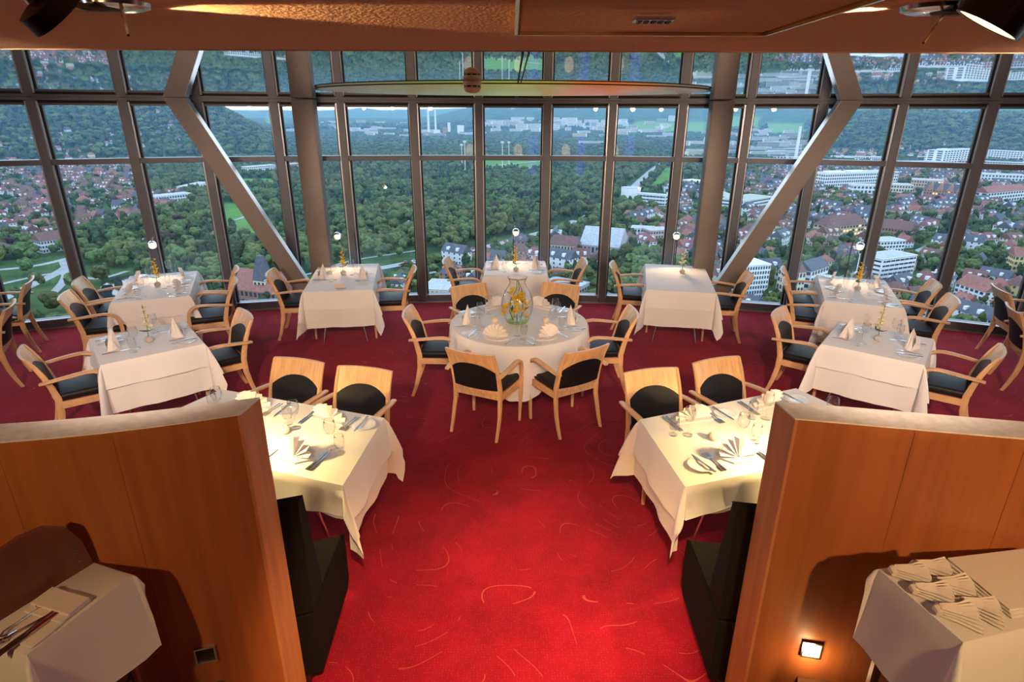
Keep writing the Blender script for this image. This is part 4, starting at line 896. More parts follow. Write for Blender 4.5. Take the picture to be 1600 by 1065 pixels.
FIELDS = [(az(985), az(1100), 4700, 5300), (az(1120), az(1180), 4900, 5500), (az(1190), az(1250), 4700, 5250), (az(930), az(990), 4800, 5150), (az(1420), az(1500), 3350, 3600), (az(425), az(450), 5200, 6600)]
na_, nr_ = 300, 150; vs = []; fld = []
for j in range(nr_+1):
    r = 230*(13800/230)**(j/nr_)
    for i in range(na_+1):
        a = -1.25+2.5*i/na_; x, y = r*sin(a), r*cos(a); vs.append((x, y, hill(x, y)))
        q = 0
        for a0, a1, r0, r1 in FIELDS:
            wv = .012*noise.noise(Vector((r*.004, a0*9, 0)))
            if a0+wv < a < a1+wv and r0 < r < r1: q = 1
        fld.append(q)
W = na_+1
mb = MB(); mb.add(vs, [(j*W+i, j*W+i+1, (j+1)*W+i+1, (j+1)*W+i) for j in range(nr_) for i in range(na_)])
me = mb.mesh('terrain', M['land'], smooth=True); at_ = me.attributes.new('field', 'FLOAT', 'POINT'); at_.data.foreach_set('value', fld)
tag(link('terrain', me), 'green river valley rising into wooded hills', kind='structure')
def sheet(name, poly, z, m, label):
    mb = MB(); mb.prism([tuple(p) for p in poly], G-.5, z); return tag(mb.obj(name, m), label, kind='structure')
for k, pl_ in enumerate(MEADOW): sheet('lawn', pl_, G+.25+.01*k, M['lawn_dull'] if k in (6, 7, 8) else M['meadow'], 'bright green meadow among the trees of the valley')
for k, pl_ in enumerate(WATER): sheet('river', pl_, G+.40, M['river'], 'dark water between the trees')
for k, (p, w) in enumerate(ROADP):
    mb = MB(); n = len(p); vs = []
    for i, q in enumerate(p):
        t = (p[min(n-1, i+1)]-p[max(0, i-1)]).normalized(); s = Vector((-t.y, t.x)); vs += [(*(q+s*w/2), G+.45+.02*k), (*(q-s*w/2), G+.45+.02*k)]
    mb.add(vs, [(2*i, 2*i+1, 2*i+3, 2*i+2) for i in range(n-1)]); tag(mb.obj('road', M['road']), 'pale road winding between the trees', kind='structure')

# ---- buildings drawn one by one
def block(p0, p1, depth, h, wall, roofm, label, floors=0, cols=0, strip=False, name='office_building', wh=.55, ww=.6, roofbox=None, side=True, gap=.0, gable=False, group=None, lit=0):
    """building whose foot runs from p0 to p1 (survey points); windows on the near front and both flanks"""
    a, b = gp(*p0), gp(*p1); t = (b-a); L = t.length; t.normalize(); n = Vector((-t.y, t.x))
    if n.y < 0: n = -n
    ctr = (a+b)/2+n*depth/2; SITES.append((ctr, max(L, depth)*.5+4)); SITES.append((a.lerp(b, .5)-n*4, L*.32))
    if L > depth*1.6: SITES.append((a+n*depth/2, depth*.6)); SITES.append((b+n*depth/2, depth*.6))
    ang = atan2(t.y, t.x); r = empty(name, (ctr.x, ctr.y, G), ang, label, 'building', group)
    MB().box((0, 0, h/2), (L, depth, h)).obj('wall', M[wall], r)
    if gable:
        rh = depth*.42; o = .5; mb = MB(); mb.add([(-L/2-o, -depth/2-o, h-.3), (L/2+o, -depth/2-o, h-.3), (L/2+o, depth/2+o, h-.3), (-L/2-o, depth/2+o, h-.3), (-L/2-o+(rh*.8 if gable == 'hip' else 0), 0, h+rh), (L/2+o-(rh*.8 if gable == 'hip' else 0), 0, h+rh)], [(0, 1, 5, 4), (2, 3, 4, 5), (1, 2, 5), (3, 0, 4), (3, 2, 1, 0)]); mb.obj('roof', M[roofm], r)
    else:
        mb = MB(); mb.box((0, 0, h+.2), (L+.6, depth+.6, .5)); mb.obj('roof', M[roofm], r)
        mb = MB(); 
        for x, y, dx, dy in ((0, -depth/2, L+.7, .4), (0, depth/2, L+.7, .4), (-L/2, 0, .4, depth+.7), (L/2, 0, .4, depth+.7)): mb.box((x, y, h+.55), (dx, dy, .7))
        mb.obj('parapet', M[wall], r)
    if roofbox:
        for k in range(roofbox): MB().box((L*(-.25+.3*k), depth*.1, h+1.6), (L*.2, depth*.4, 2.6)).obj('roof_house', M[wall], r)
    if floors:
        mb = MB(); ml = MB(); fh = h/floors
        for f in range(floors):
            z = fh*(f+.52)
            if strip:
                mb.box((0, -depth/2, z), (L*.94, .3, fh*.42))
                if side: mb.box((-L/2, 0, z), (.3, depth*.9, fh*.42)); mb.box((L/2, 0, z), (.3, depth*.9, fh*.42))
            else:
                for c in range(cols):
                    x = -L/2+L*(c+.5)/cols; (ml if random.random() < lit else mb).box((x, -depth/2, z), (L/cols*ww, .3, fh*wh))
                m = max(2, int(depth/(L/cols)))
                if side:
                    for c in range(m):
                        y = -depth/2+depth*(c+.5)/m
                        for sx in (-1, 1): mb.box((sx*L/2, y, z), (.3, depth/m*ww, fh*wh))
        mb.obj('glazing', M['pane'], r, 'stuff')
        if ml.v: ml.obj('lit_glazing', M['pane_lit'], r, 'stuff')
        if strip: 
            mp = MB(); k = int(L/5)
            for f in range(floors):
                for c in range(k): mp.box((-L*.47+L*.94*(c+.5)/k, -depth/2, fh*(f+.52)), (.35, .5, fh*.42))
            mp.obj('post', M[wall], r, 'stuff')
    return r
block((1148, 470), (1196, 466), 22, 24, 'w_white', 'concrete', 'white grid fronted office block below the right diagonal brace', 7, 12, roofbox=2, wh=.6, ww=.55)
block((1161, 330), (1204, 322), 34, 13, 'w_white', 'r_palegreen', 'white strip windowed building with green roof, front wing', 3, strip=True)
block((1128, 313), (1160, 328), 14, 13, 'w_white', 'r_palegreen', 'white strip windowed building with green roof, left wing', 3, strip=True)
block((994, 318), (1039, 322), 14, 14, 'w_white', 'r_flat', 'pale blue white office with ribbon windows beyond the central trees', 3, strip=True)
block((982, 313), (1000, 312), 22, 17, 'w_white', 'r_flat', 'taller left block beside the pale office beyond the central trees', 0)
block((1066, 288), (1098, 292), 26, 8, 'w_white', 'w_white', 'low white hall seen between right pillar and mullion', 1, strip=True)
block((845, 462), (900, 472), 20, 9, 'r_flat', 'r_flat', 'flat roofed grey hall at the foot of the middle windows', 1, 8)
block((660, 472), (700, 474), 26, 9, 'w_cream', 'r_flat', 'cream flat roofed building at the foot of the window left of centre', 2, 6)
block((852, 398), (900, 402), 18, 10, 'w_cream', 'r_brown', 'long brown roofed villa below the middle windows', 2, 10, gable='hip', name='villa')
block((905, 396), (966, 402), 34, 9, 'w_grey', 'r_flat', 'wide grey metal roofed hall right of the brown roofed villa', 1, 10, gable=True, name='hall')
block((1015, 380), (1048, 378), 18, 12, 'w_pink', 'r_flat', 'salmon coloured flat block right of the central trees', 3, 8)
block((985, 370), (1020, 372), 16, 9, 'w_white', 'r_flat', 'low white flats right of the central trees', 2, 7)
block((358, 474), (440, 484), 26, 11, 'w_brick', 'r_red', 'red roofed long building below the left diagonal brace', 2, 12, gable=True, name='hall')
tw = block((401, 476), (419, 478), 9, 17, 'w_cream', 'r_slate', 'cream tower with steep slate roof below the left brace', 3, 3, name='clock_tower')
mb = MB(); mb.add([(-4.6, -5.2, 17), (4.6, -5.2, 17), (4.6, 5.2, 17), (-4.6, 5.2, 17), (-1.9, -1.5, 33), (1.9, -1.5, 33), (1.9, 1.5, 33), (-1.9, 1.5, 33)], [(0, 1, 5, 4), (1, 2, 6, 5), (2, 3, 7, 6), (3, 0, 4, 7), (4, 5, 6, 7)]); mb.obj('steep_roof', M['r_slate'], tw)
block((68, 396), (118, 388), 16, 11, 'w_white', 'r_brown', 'long white three storey house with brown roof at left below the suburb', 3, 11, gable=True, name='apartment_house')
block((245, 318), (302, 312), 24, 9, 'w_white', 'r_flat', 'white flat roofed school complex in front of the left hill', 2, 14)
block((296, 300), (330, 292), 20, 8, 'w_white', 'r_flat', 'low white annex behind the flat roofed school', 1, 8)
block((388, 272), (432, 268), 20, 14, 'w_white', 'r_flat', 'long white block near the foot of the left hill', 4, 14)
block((450, 268), (472, 266), 22, 15, 'w_pink', 'r_flat', 'red striped long hall beside the left pillar', 3, strip=True)
block((892, 392), (935, 396), 0.1+14, 7, 'w_grey', 'r_slate', 'grey slate roofed house by the brown roofed villa', 1, 6, gable=True, name='villa')
# right side industry and offices
FACT = 'factory and office blocks on the right'
block((1286, 297), (1400, 292), 40, 26, 'w_white', 'r_flat', 'long white factory front with many dark windows, right of the brace', 5, 34, roofbox=2, wh=.55, ww=.62)
block((1330, 308), (1372, 309), 22, 18, 'w_white', 'r_flat', 'plain white block before the long factory front', 3, 7)
block((1372, 304), (1424, 306), 30, 16, 'w_cream', 'r_flat', 'cream factory hall with window grid, left part', 3, 12)
block((1420, 300), (1470, 303), 34, 20, 'w_sand', 'r_flat', 'sand coloured four storey factory right of the cream hall', 4, 12, lit=.1)
block((1440, 312), (1505, 318), 20, 17, 'w_brick', 'r_slate', 'old brick building with steep slate gables before the factories', 4, 14, gable=True, name='brick_building', lit=.12)
for k in range(4):
    a, b = gp(1440, 312), gp(1505, 318); t = (b-a); q = a+t*(.14+.24*k); t.normalize(); n = Vector((-t.y, t.x)); n = n if n.y > 0 else -n
    o = bpy.data.objects['brick_building']; mb = MB(); L = (b-a).length; x = -L/2+L*(.14+.24*k); mb.add([(x-5, -10.6, 15), (x+5, -10.6, 15), (x, -10.6, 27), (x-5, 0, 15), (x+5, 0, 15), (x, 0, 27)], [(0, 1, 2), (3, 5, 4), (0, 2, 5, 3), (1, 4, 5, 2)]); mb.obj('gable', M['w_brick'], o)
block((1470, 262), (1524, 258), 40, 40, 'w_white', 'r_flat', 'tall bluish high rise block before the right hill', 8, 12, roofbox=1)
block((1495, 264), (1532, 266), 20, 20, 'w_pink', 'r_flat', 'salmon office block in front of the bluish high rise', 4, 8)
block((1400, 262), (1470, 262), 30, 14, 'w_white', 'r_flat', 'low white hall left of the bluish high rise', 2, 16)
block((1340, 255), (1400, 256), 30, 16, 'w_white', 'r_flat', 'white office row below the right hill', 3, 18)
block((1452, 258), (1478, 258), 24, 30, 'w_white', 'r_flat', 'stepped white tower left of the bluish high rise', 6, 6)
block((1538, 246), (1600, 250), 34, 22, 'w_white', 'r_flat', 'white office block at the right picture edge before the hill', 4, 14)
block((1530, 266), (1610, 270), 30, 20, 'w_grey', 'r_flat', 'grey office row at the right picture edge', 4, 18)
block((1515, 285), (1600, 288), 26, 16, 'w_white', 'r_flat', 'white workshop row at the right picture edge', 3, 16)
block((1540, 318), (1600, 312), 20, 15, 'w_white', 'r_red', 'row of white town houses with red roof at the right edge', 3, 14, gable=True, name='terrace')
block((1300, 250), (1345, 251), 30, 10, 'w_white', 'r_flat', 'low white hall beyond the factory front', 1, strip=True)
block((1215, 252), (1262, 252), 30, 10, 'w_white', 'r_flat', 'low white shed by the tall chimney', 1, strip=True)
block((1370, 372), (1418, 378), 18, 12, 'w_brick', 'r_brown', 'brown roofed brick row between the right mullions', 3, 10, gable=True, name='terrace')
block((1296, 372), (1352, 366), 22, 12, 'w_sand', 'r_brown', 'sandstone school with brown roof right of the brace', 3, 12, gable='hip', name='school', lit=.3)
block((1372, 440), (1425, 432), 20, 17, 'w_white', 'r_flat', 'scaffolded white flats behind the far right table', 5, 10, strip=True, name='apartment_house')
block((1372, 400), (1410, 398), 18, 13, 'w_white', 'r_flat', 'stepped white flats with roof terraces behind the far right table', 4, 8, name='apartment_house')
block((1262, 462), (1288, 452), 14, 18, 'w_white', 'r_slate', 'white gabled town hall like house left of the far right table', 4, 6, gable=True, name='town_house')
block((1232, 470), (1252, 468), 14, 20, 'w_cream', 'r_brown', 'cream stepped gable house right of the white office block', 4, 4, gable=True, name='town_house')
block((1488, 462), (1532, 478), 16, 10, 'w_white', 'r_red', 'large white gabled house with red roof behind the right chairs', 3, 6, gable=True, name='house')
block((1578, 430), (1605, 432), 14, 16, 'w_yellow', 'r_red', 'yellow house with red roof at the right picture edge', 4, 4, gable=True, name='house')
# chimneys and floodlight masts
def mast(name, px, py, top, r0, r1, m, label, cat, head=False):
    b = gp(px, py); d = hypot(b.x, b.y); e = ray(px, top); zt = CAM_H+e.z*d/hypot(e.x, e.y)
    r = empty(name, (b.x, b.y, G), 0, label, cat); MB().lathe([(r0, 0), (r1, zt-G), (r1*.8, zt-G), (r1*.8, zt-G-2)], 16).obj('shaft', m, r, smooth='auto')
    if head: MB().box((0, -.5, zt-G), (7, 1, 4)).obj('floodlight_panel', M['concrete'], r); MB().bar([(-4, 0, 0), (0, 0, 9)], .8, .8, (0, 1, 0)).bar([(4, 0, 0), (0, 0, 9)], .8, .8, (0, 1, 0)).obj('brace', M['concrete'], r)
    else: MB().lathe([(r1*1.12, zt-G-6), (r1*1.12, zt-G-4.5)], 16).obj('collar', M['concrete'], r)
    return r
mast('chimney', 1243, 247, 197, 4.6, 3.4, M['w_white'], 'tall white chimney left of the right diagonal brace', 'chimney')
mast('chimney', 670, 208, 168, 7.5, 5.5, M['w_white'], 'left one of two tall pale power station chimneys on the horizon', 'chimney')
mast('chimney', 681, 206, 168, 6.5, 4.5, M['w_white'], 'right one of two tall pale power station chimneys on the horizon', 'chimney')
for k, (px, py, tp) in enumerate(((727, 268, 221), (785, 271, 222), (795, 259, 222), (722, 262, 226))):
    mast('floodlight_mast', px, py, tp, .9, .7, M['concrete'], ('nearer left', 'tall middle', 'right hand', 'farther left')[k]+' white floodlight mast of the stadium', 'mast', True)
# power station and far high rises on the plain
for (x0, x1, y, h, w, lab) in ((700, 704, 206, 60, 'w_white', 'slim white tower block beside the power station'), (692, 699, 208, 34, 'w_brick', 'brick red block beside the power station'), (715, 725, 207, 45, 'w_white', 'bluish white block right of the power station'), (678, 688, 210, 26, 'w_white', 'white boiler house below the chimneys'),
    (620, 640, 200, 18, 'w_sand', 'sand coloured hall far off right of the blue hill'), (728, 745, 203, 30, 'w_sand', 'pinkish slab block far off left of centre')):
    block((x0, y), (x1, y), 40, h, w, 'r_flat', lab, 0, name='tower_block')
rr = random.Random(11); nb = 0
slabs = []
for (xa, xb, ya, yb_, n, hh) in ((755, 1050, 189, 204, 52, 30), (500, 650, 191, 206, 20, 18), (760, 960, 196, 206, 22, 22), (1050, 1290, 203, 232, 34, 16), (900, 1060, 205, 226, 16, 14), (560, 750, 206, 214, 14, 14), (1060, 1280, 232, 246, 16, 12), (440, 500, 196, 206, 8, 18)):
    for k in range(n):
        px = rr.uniform(xa, xb); py = rr.uniform(ya, yb_); q = hit(px, py); r = hypot(q.x, q.y); L = rr.uniform(35, 120); h = hh*rr.uniform(.6, 1.4); dpt = rr.uniform(14, 24)
        slabs.append((px, q, L, dpt, h, rr.choice(['w_white']*5+['w_cream', 'w_grey', 'w_sand'])))
SH = {}
for k, (px, q, L, dpt, h, w) in enumerate(slabs):
    key = (w, k % 6)
    if key not in SH:
        mw = MB().box((0, 0, .5), (1, 1, 1)).mesh('slab_wall', M[w]); mg = MB()
        for f in range(5): mg.box((0, -.5, .12+.19*f), (.94, .03, .07))
        mr_ = MB().box((0, 0, 1.01), (1.02, 1.04, .04)); SH[key] = (mw, mg.mesh('slab_glazing', M['pane']), mr_.mesh('slab_roof', M['r_flat']))
    mw, mg, mr_ = SH[key]; reg = 'distant city left of the round mountain' if px < 650 else 'housing estate on the middle horizon' if px < 1050 else 'far town left of the tall chimney'
    r = empty('slab_block', (q.x, q.y, hill(q.x, q.y)-1), rr.uniform(-.5, .5)-atan2(q.x, q.y)*.5, 'pale slab block of flats in the '+reg, 'building', 'slab blocks in the '+reg); r.scale = (L, dpt, h)
    link('wall', mw, r); link('glazing', mg, r, 'stuff'); link('roof', mr_, r); SITES.append((q, 45)); SITES.append((q*(1-70/q.length), 45))

# ---- houses: prototypes with roof and glazing, the nearest as individuals, the rest as one mass
def house_parts(w, l, h, rh, wall, roof, hip=0, dormer=False):
    a = MB().box((0, 0, h/2), (w, l, h))
    if not hip: a.add([(-w/2, -l/2, h), (w/2, -l/2, h), (0, -l/2, h+rh), (-w/2, l/2, h), (w/2, l/2, h), (0, l/2, h+rh)], [(0, 1, 2), (3, 5, 4)])
    o = .5; k = rh/(w/2)*o; b = MB(); b.add([(-w/2-o, -l/2-o, h-k), (w/2+o, -l/2-o, h-k), (w/2+o, l/2+o, h-k), (-w/2-o, l/2+o, h-k), (0, -l/2-o+hip, h+rh), (0, l/2+o-hip, h+rh)], [(0, 4, 5, 3), (1, 2, 5, 4), (0, 1, 4), (2, 3, 5)])
    b.box((w*.18, l*.2, h+rh*.9), (.8, .8, 1.8))
    g = MB()
    for z in [h*(i+.55)/max(2, int(h/3)) for i in range(max(2, int(h/3)))]:
        for i in range(3): g.box((-w/2+w*(i+.5)/3, -l/2, z), (1.2, .2, 1.4)); g.box((-w/2+w*(i+.5)/3, l/2, z), (1.2, .2, 1.4))
        for i in range(4): y = -l/2+l*(i+.5)/4; g.box((-w/2, y, z), (.2, 1.2, 1.4)); g.box((w/2, y, z), (.2, 1.2, 1.4))
    if not hip: g.box((0, -l/2, h+rh*.3), (1.3, .2, 1.4)); g.box((0, l/2, h+rh*.3), (1.3, .2, 1.4))
    d = None
    if dormer:
        d = MB()
        for y in (-l*.22, l*.22):
            for s in (-1, 1): d.box((s*w*.32, y, h+rh*.36), (w*.26, 2, rh*.42))
    return a.mesh('wall', M[wall]), b.mesh('roof', M[roof]), g.mesh('glazing', M['pane']), d.mesh('dormer', M[wall]) if d else None
HP_ = []
for i, (w, l, h, rh, wall, roof, hip, dm, txt) in enumerate((
    (9, 11, 6, 4.6, 'w_white', 'r_red', 0, False, 'white gabled house with red roof'), (10, 12, 6.5, 5, 'w_white', 'r_brown', 0, True, 'white dormered house with brown roof'),
    (10, 10, 7, 4, 'w_cream', 'r_red', 4, False, 'cream hip roofed house with red roof'), (9, 12, 6, 5, 'w_white', 'r_slate', 0, False, 'white gabled house with slate roof'),
    (11, 16, 9, 5, 'w_cream', 'r_brown', 0, True, 'tall cream house with brown roof'), (10, 12, 7, 4.5, 'w_yellow', 'r_brown', 4, False, 'yellow hip roofed villa with brown roof'),
    (10, 14, 8, 5, 'w_white', 'r_maroon', 4, True, 'white villa with maroon hipped roof'), (11, 20, 9, 5, 'w_white', 'r_slate', 0, True, 'long white house with slate roof'),
    (9, 10, 6, 4.4, 'w_pink', 'r_brown', 0, False, 'pinkish gabled house with brown roof'), (11, 14, 9, 5, 'w_brick', 'r_slate', 5, True, 'brick villa with slate hipped roof'),
    (10, 13, 8, 4.5, 'w_sand', 'r_red', 0, False, 'sand coloured house with red roof'))): HP_.append((house_parts(w, l, h, rh, wall, roof, hip, dm), txt, l))
cand = []
for ti, poly in enumerate(TOWN):
    xs = [p.x for p in poly]; ys = [p.y for p in poly]; sp = 17 if ti in (2, 3) else 19
    x = min(xs)
    while x < max(xs):
        y = min(ys)
        while y < max(ys):
            q = Vector((x+rr.uniform(-4, 4), y+rr.uniform(-4, 4))); r = hypot(q.x, q.y)
            pr_ = (.36 if ti in (2, 4) else .46 if ti == 0 else .40)
            if r > 330 and abs(atan2(q.x, q.y)) < .80 and inside(q, poly) and rr.random() < pr_ and clear(q, 9) and not near_road(q, 8) and not any(inside(q, w) for w in WATER+MEADOW): cand.append((r, q, ti))
            y += sp*1.05
        x += sp
cand.sort(key=lambda t: t[0])
# a few houses on the lower slope of the left and right hills
for (px, py) in [(218+rr.uniform(-5, 115), 226+rr.uniform(0, 22)) for _ in range(34)]+[(1215+rr.uniform(0, 330), 236+rr.uniform(0, 12)) for _ in range(60)]+[(rr.uniform(0, 210), rr.uniform(244, 256)) for _ in range(30)]:
    q = gp(px, py); 
    if clear(q, 6): cand.append((hypot(q.x, q.y), q, 5 if px < 500 else 6))
REG = {0: 'in the suburb beyond the left windows', 1: 'by the flat roofed school on the left', 2: 'in the old town beyond the right windows', 3: 'by the road below the middle windows', 4: 'by the factories on the right', 5: 'at the foot of the left hill', 6: 'below the right hill'}
LAND = [('white grid office block', (1172, 466)), ('green roofed white building', (1170, 322)), ('pale blue office', (1015, 318)), ('slate roofed tower', (408, 476)), ('long factory front', (1340, 295)), ('sandstone school', (1324, 368)), ('old brick building', (1472, 315)), ('bluish high rise', (1497, 260)),
    ('brown roofed villa', (876, 400)), ('grey metal hall', (935, 399)), ('long white suburb house', (94, 392)), ('flat roofed school', (272, 314)), ('scaffolded white flats', (1398, 436)), ('big red roofed house', (1510, 470)), ('tall white chimney', (1243, 247)), ('salmon flat block', (1031, 378)), ('cream flat roofed building', (680, 472)), ('brick terrace', (1394, 374)), ('red roofed terrace', (1570, 315)), ('dark pond', (210, 460)), ('bright valley meadow', (380, 340)), ('little woodland pond', (630, 354)), ('stadium lawn', (800, 255))]
LANDP = [(n, gp(*p)) for n, p in LAND]
def where(q):
    """words that place a point beside the nearest landmark, as seen from the dining room"""
    n, p = min(LANDP, key=lambda t: (t[1]-q).length); d = q-p; u = p.normalized(); f = d.dot(u); r = d.x*u.y-d.y*u.x; D = d.length
    far = '' if D < 35 else 'further ' if D < 75 else 'well ' if D < 150 else 'far '
    return '%s%s the %s' % (far, ('behind' if f > 0 else 'in front of') if abs(f) > abs(r) else ('right of' if r > 0 else 'left of'), n)
NH = 285; rest_h = []
first = {}
for k, (r, q, ti) in enumerate(cand):
    i = rr.choice((0, 0, 1, 1, 2, 3, 3, 5, 6, 8)) if ti in (0, 1, 5) else rr.choice((0, 1, 2, 3, 3, 4, 5, 6, 7, 7, 7, 8, 9, 10)); rz = rr.choice((0, pi/2))+rr.uniform(-.35, .35)+(.5 if ti == 2 else -.3); s = rr.uniform(.9, 1.25)
    SITES.append((q, 6.5))
    if k < NH:
        (a, b, g, d), txt, l = HP_[i]
        o = link('house', a); o.location = (q.x, q.y, hill(q.x, q.y)-.3); o.rotation_euler = (0, 0, rz); o.scale = (s, s, s); w_ = where(q); tag(o, txt+' '+w_, 'house', txt+'s '+w_)
        link('roof', b, o); link('glazing', g, o, 'stuff')
        if d: link('dormer', d, o, 'stuff')
    else: rest_h.append((q, rz, s, i))

# ---- scattered instances for whatever is past counting
def scatter(name, pts, protos, label):
    """one object: copies of the prototype meshes on points (position, turn, scale, which)"""
    me = bpy.data.meshes.new(name); me.from_pydata([p[0] for p in pts], [], [])
    for an, ty, vals in (('turn', 'FLOAT', [p[1] for p in pts]), ('pick', 'INT', [p[3] for p in pts])): at = me.attributes.new(an, ty, 'POINT'); at.data.foreach_set('value', vals)
    at = me.attributes.new('size', 'FLOAT_VECTOR', 'POINT'); at.data.foreach_set('vector', [c for p in pts for c in p[2]])
    o = link(name, me, None, 'stuff'); o['label'] = label
    ng = bpy.data.node_groups.new(name+'_nodes', 'GeometryNodeTree'); ng.interface.new_socket('Geometry', in_out='INPUT', socket_type='NodeSocketGeometry'); ng.interface.new_socket('Geometry', in_out='OUTPUT', socket_type='NodeSocketGeometry')
    N = ng.nodes; gi = N.new('NodeGroupInput'); go_ = N.new('NodeGroupOutput'); ip = N.new('GeometryNodeInstanceOnPoints'); jn = N.new('GeometryNodeJoinGeometry')
    for p in protos[::-1]:
        oi = N.new('GeometryNodeObjectInfo'); oi.inputs['Object'].default_value = p; oi.inputs['As Instance'].default_value = True; ng.links.new(oi.outputs['Geometry'], jn.inputs[0])
    def attr(n, ty): a = N.new('GeometryNodeInputNamedAttribute'); a.data_type = ty; a.inputs['Name'].default_value = n; return a.outputs[0]
    ip.inputs['Pick Instance'].default_value = True
    cx = N.new('ShaderNodeCombineXYZ'); ng.links.new(attr('turn', 'FLOAT'), cx.inputs[2]); er = N.new('FunctionNodeEulerToRotation'); ng.links.new(cx.outputs[0], er.inputs[0])
    ng.links.new(gi.outputs[0], ip.inputs['Points']); ng.links.new(jn.outputs[0], ip.inputs['Instance']); ng.links.new(er.outputs[0], ip.inputs['Rotation']); ng.links.new(attr('size', 'FLOAT_VECTOR'), ip.inputs['Scale']); ng.links.new(attr('pick', 'INT'), ip.inputs['Instance Index'])
    ng.links.new(ip.outputs[0], go_.inputs[0]); o.modifiers.new('scatter', 'NODES').node_group = ng; return o
def proto(name, me): return bpy.data.objects.new(name, me)        # never linked to the scene; only the scatter uses it
def joined(parts):
    bm = bmesh.new(); mats = []; 
    for p in parts:
        if p is None: continue
        n0 = len(bm.faces); bm.from_mesh(p); bm.faces.ensure_lookup_table(); mats.append(p.materials[0])
        for f in bm.faces[n0:]: f.material_index = len(mats)-1
    me = bpy.data.meshes.new('house_mass'); bm.to_mesh(me); bm.free()
    for m in mats: me.materials.append(m)
    return me
if rest_h:
    pr_h = [proto('house_proto', joined(h[0])) for h in HP_]
    scatter('houses_of_the_town', [((q.x, q.y, hill(q.x, q.y)-.3), rz, (s, s, s), i) for q, rz, s, i in rest_h], pr_h, 'the remaining small houses of the town roofs far below')

# ---- trees
def tree_meshes(kind, seed):
    rn = random.Random(seed); bm = bmesh.new(); n = {'broad': 9, 'tall': 8, 'poplar': 6}[kind]
    for i in range(n):
        if kind == 'broad': a = rn.uniform(0, 6.28); rad = rn.uniform(.05, .27); z = rn.uniform(.42, .76); s = rn.uniform(.18, .27)*(1.1-.3*abs(z-.55)); c = (rad*cos(a), rad*sin(a), z); sc = (s, s, s*.9)
        elif kind == 'tall': a = rn.uniform(0, 6.28); z = .28+.62*i/n; rad = .16*(1-z*.7); s = .21*(1.1-.55*z); c = (rad*cos(a), rad*sin(a), z); sc = (s, s, s*1.2)
        else: z = .25+.65*i/n; s = .13*(1.05-.5*abs(z-.5)); a = rn.uniform(0, 6.28); c = (.03*cos(a), .03*sin(a), z); sc = (s, s, s*1.7)
        bmesh.ops.create_icosphere(bm, subdivisions=2, radius=1, matrix=Matrix.Translation(c) @ Matrix.Diagonal((*sc, 1)))
    off = Vector((seed*3.1, 0, 0))
    for v in bm.verts:
        d = v.co-Vector((0, 0, .55)); d.normalize(); q = noise.noise(v.co*9+off)*.055+noise.noise(v.co*21+off)*.035; v.co += d*q
    me = bpy.data.meshes.new('crown'); bm.to_mesh(me); bm.free()
    me.materials.append(M['leaf3'] if kind == 'broad' and seed == 99 else M['leaf2'] if kind == 'tall' else M['leaf1'])
    tk = MB().tube([(0, 0, 0), (.01, 0, .2), (0, .01, .45)], [.035, .028, .018], 6).mesh('trunk', M['bark'])
    return me, tk
TP = [tree_meshes('broad', 1), tree_meshes('broad', 2), tree_meshes('broad', 3), tree_meshes('tall', 4), tree_meshes('tall', 5), tree_meshes('poplar', 6), tree_meshes('broad', 99)]
TXT = ['round green tree', 'broad green tree', 'spreading green tree', 'dark green tree', 'tall dark green tree', 'slim upright tree', 'copper leaved tree']
spots = []; FLATR = 1750
r = 330.0
while r < 1900:
    sp = 8.6+r*.0042; n = int(1.62*r/sp)
    for i in range(n):
        a = -.81+1.62*(i+rr.random())/n; d = r+rr.uniform(-.5, .5)*sp; q = Vector((d*sin(a), d*cos(a)))
        town = [ti for ti, p in enumerate(TOWN) if inside(q, p)]
        if town and rr.random() > (.6 if town[0] in (0, 1) else .78): continue
        if any(inside(q, p) for p in MEADOW+WATER) and not (inside(q, MEADOW[8]) and not inside(q, WATER[0]) and rr.random() < .2): continue
        if near_road(q, 3.5) or not clear(q, 3): continue
        if any(inside(q, p) for p in GLADE) and rr.random() < .6: continue
        dn = noise.noise(Vector((q.x*.006, q.y*.006, 2)))
        if not town and dn < -.33 and rr.random() < .6: continue
        i = 5 if rr.random() < .04 else 6 if rr.random() < .012 else rr.choice((3, 4)) if dn < -.05 and rr.random() < .6 else rr.choice((0, 1, 2, 0, 1, 2, 3)); h = rr.uniform(9, 16)*(.88 if town else 1.05)*(1.3 if i == 5 else 1)
        spots.append((r, q, i, h, rr.uniform(0, 6.28)))
    r += sp*.92
# trees thin out over the far plain and cover the hills
far = []
r = 1900.0
while r < 5200:
    sp = 15+r*.0042; n = int(1.66*r/sp)
    for i in range(n):
        a = -.83+1.66*(i+rr.random())/n; d = r+rr.uniform(-.5, .5)*sp; q = Vector((d*sin(a), d*cos(a))); z = hill(q.x, q.y); on = z-G
        if on < 6 and rr.random() > (.6 if r < 2600 else .26 if -.26 < a < .42 else .42): continue
        if any(a0 < a < a1 and r0 < d < r1 for a0, a1, r0, r1 in FIELDS): continue
        if (r < 2600 or -.4 < a < .45) and not clear(q, 5): continue
        far.append(((q.x, q.y, z-1.5), rr.uniform(0, 6.28), sp*rr.uniform(.75, 1.05), rr.choice((0, 1, 2, 3, 4, 3)), on))
    r += sp*.9
spots.sort(key=lambda t: t[0]); NT = 290
for k, (r, q, i, h, rz) in enumerate(spots[:NT]):
    cr_, tk = TP[i]; o = link('tree', cr_); o.location = (q.x, q.y, G-.4); o.rotation_euler = (0, 0, rz); w = h*rr.uniform(.85, 1.1); o.scale = (w, w, h)
    side = where(q)
    tag(o, TXT[i]+' '+side, 'tree', TXT[i]+'s '+side); link('trunk', tk, o)
pt = [proto('tree_proto', m[0]) for m in TP]
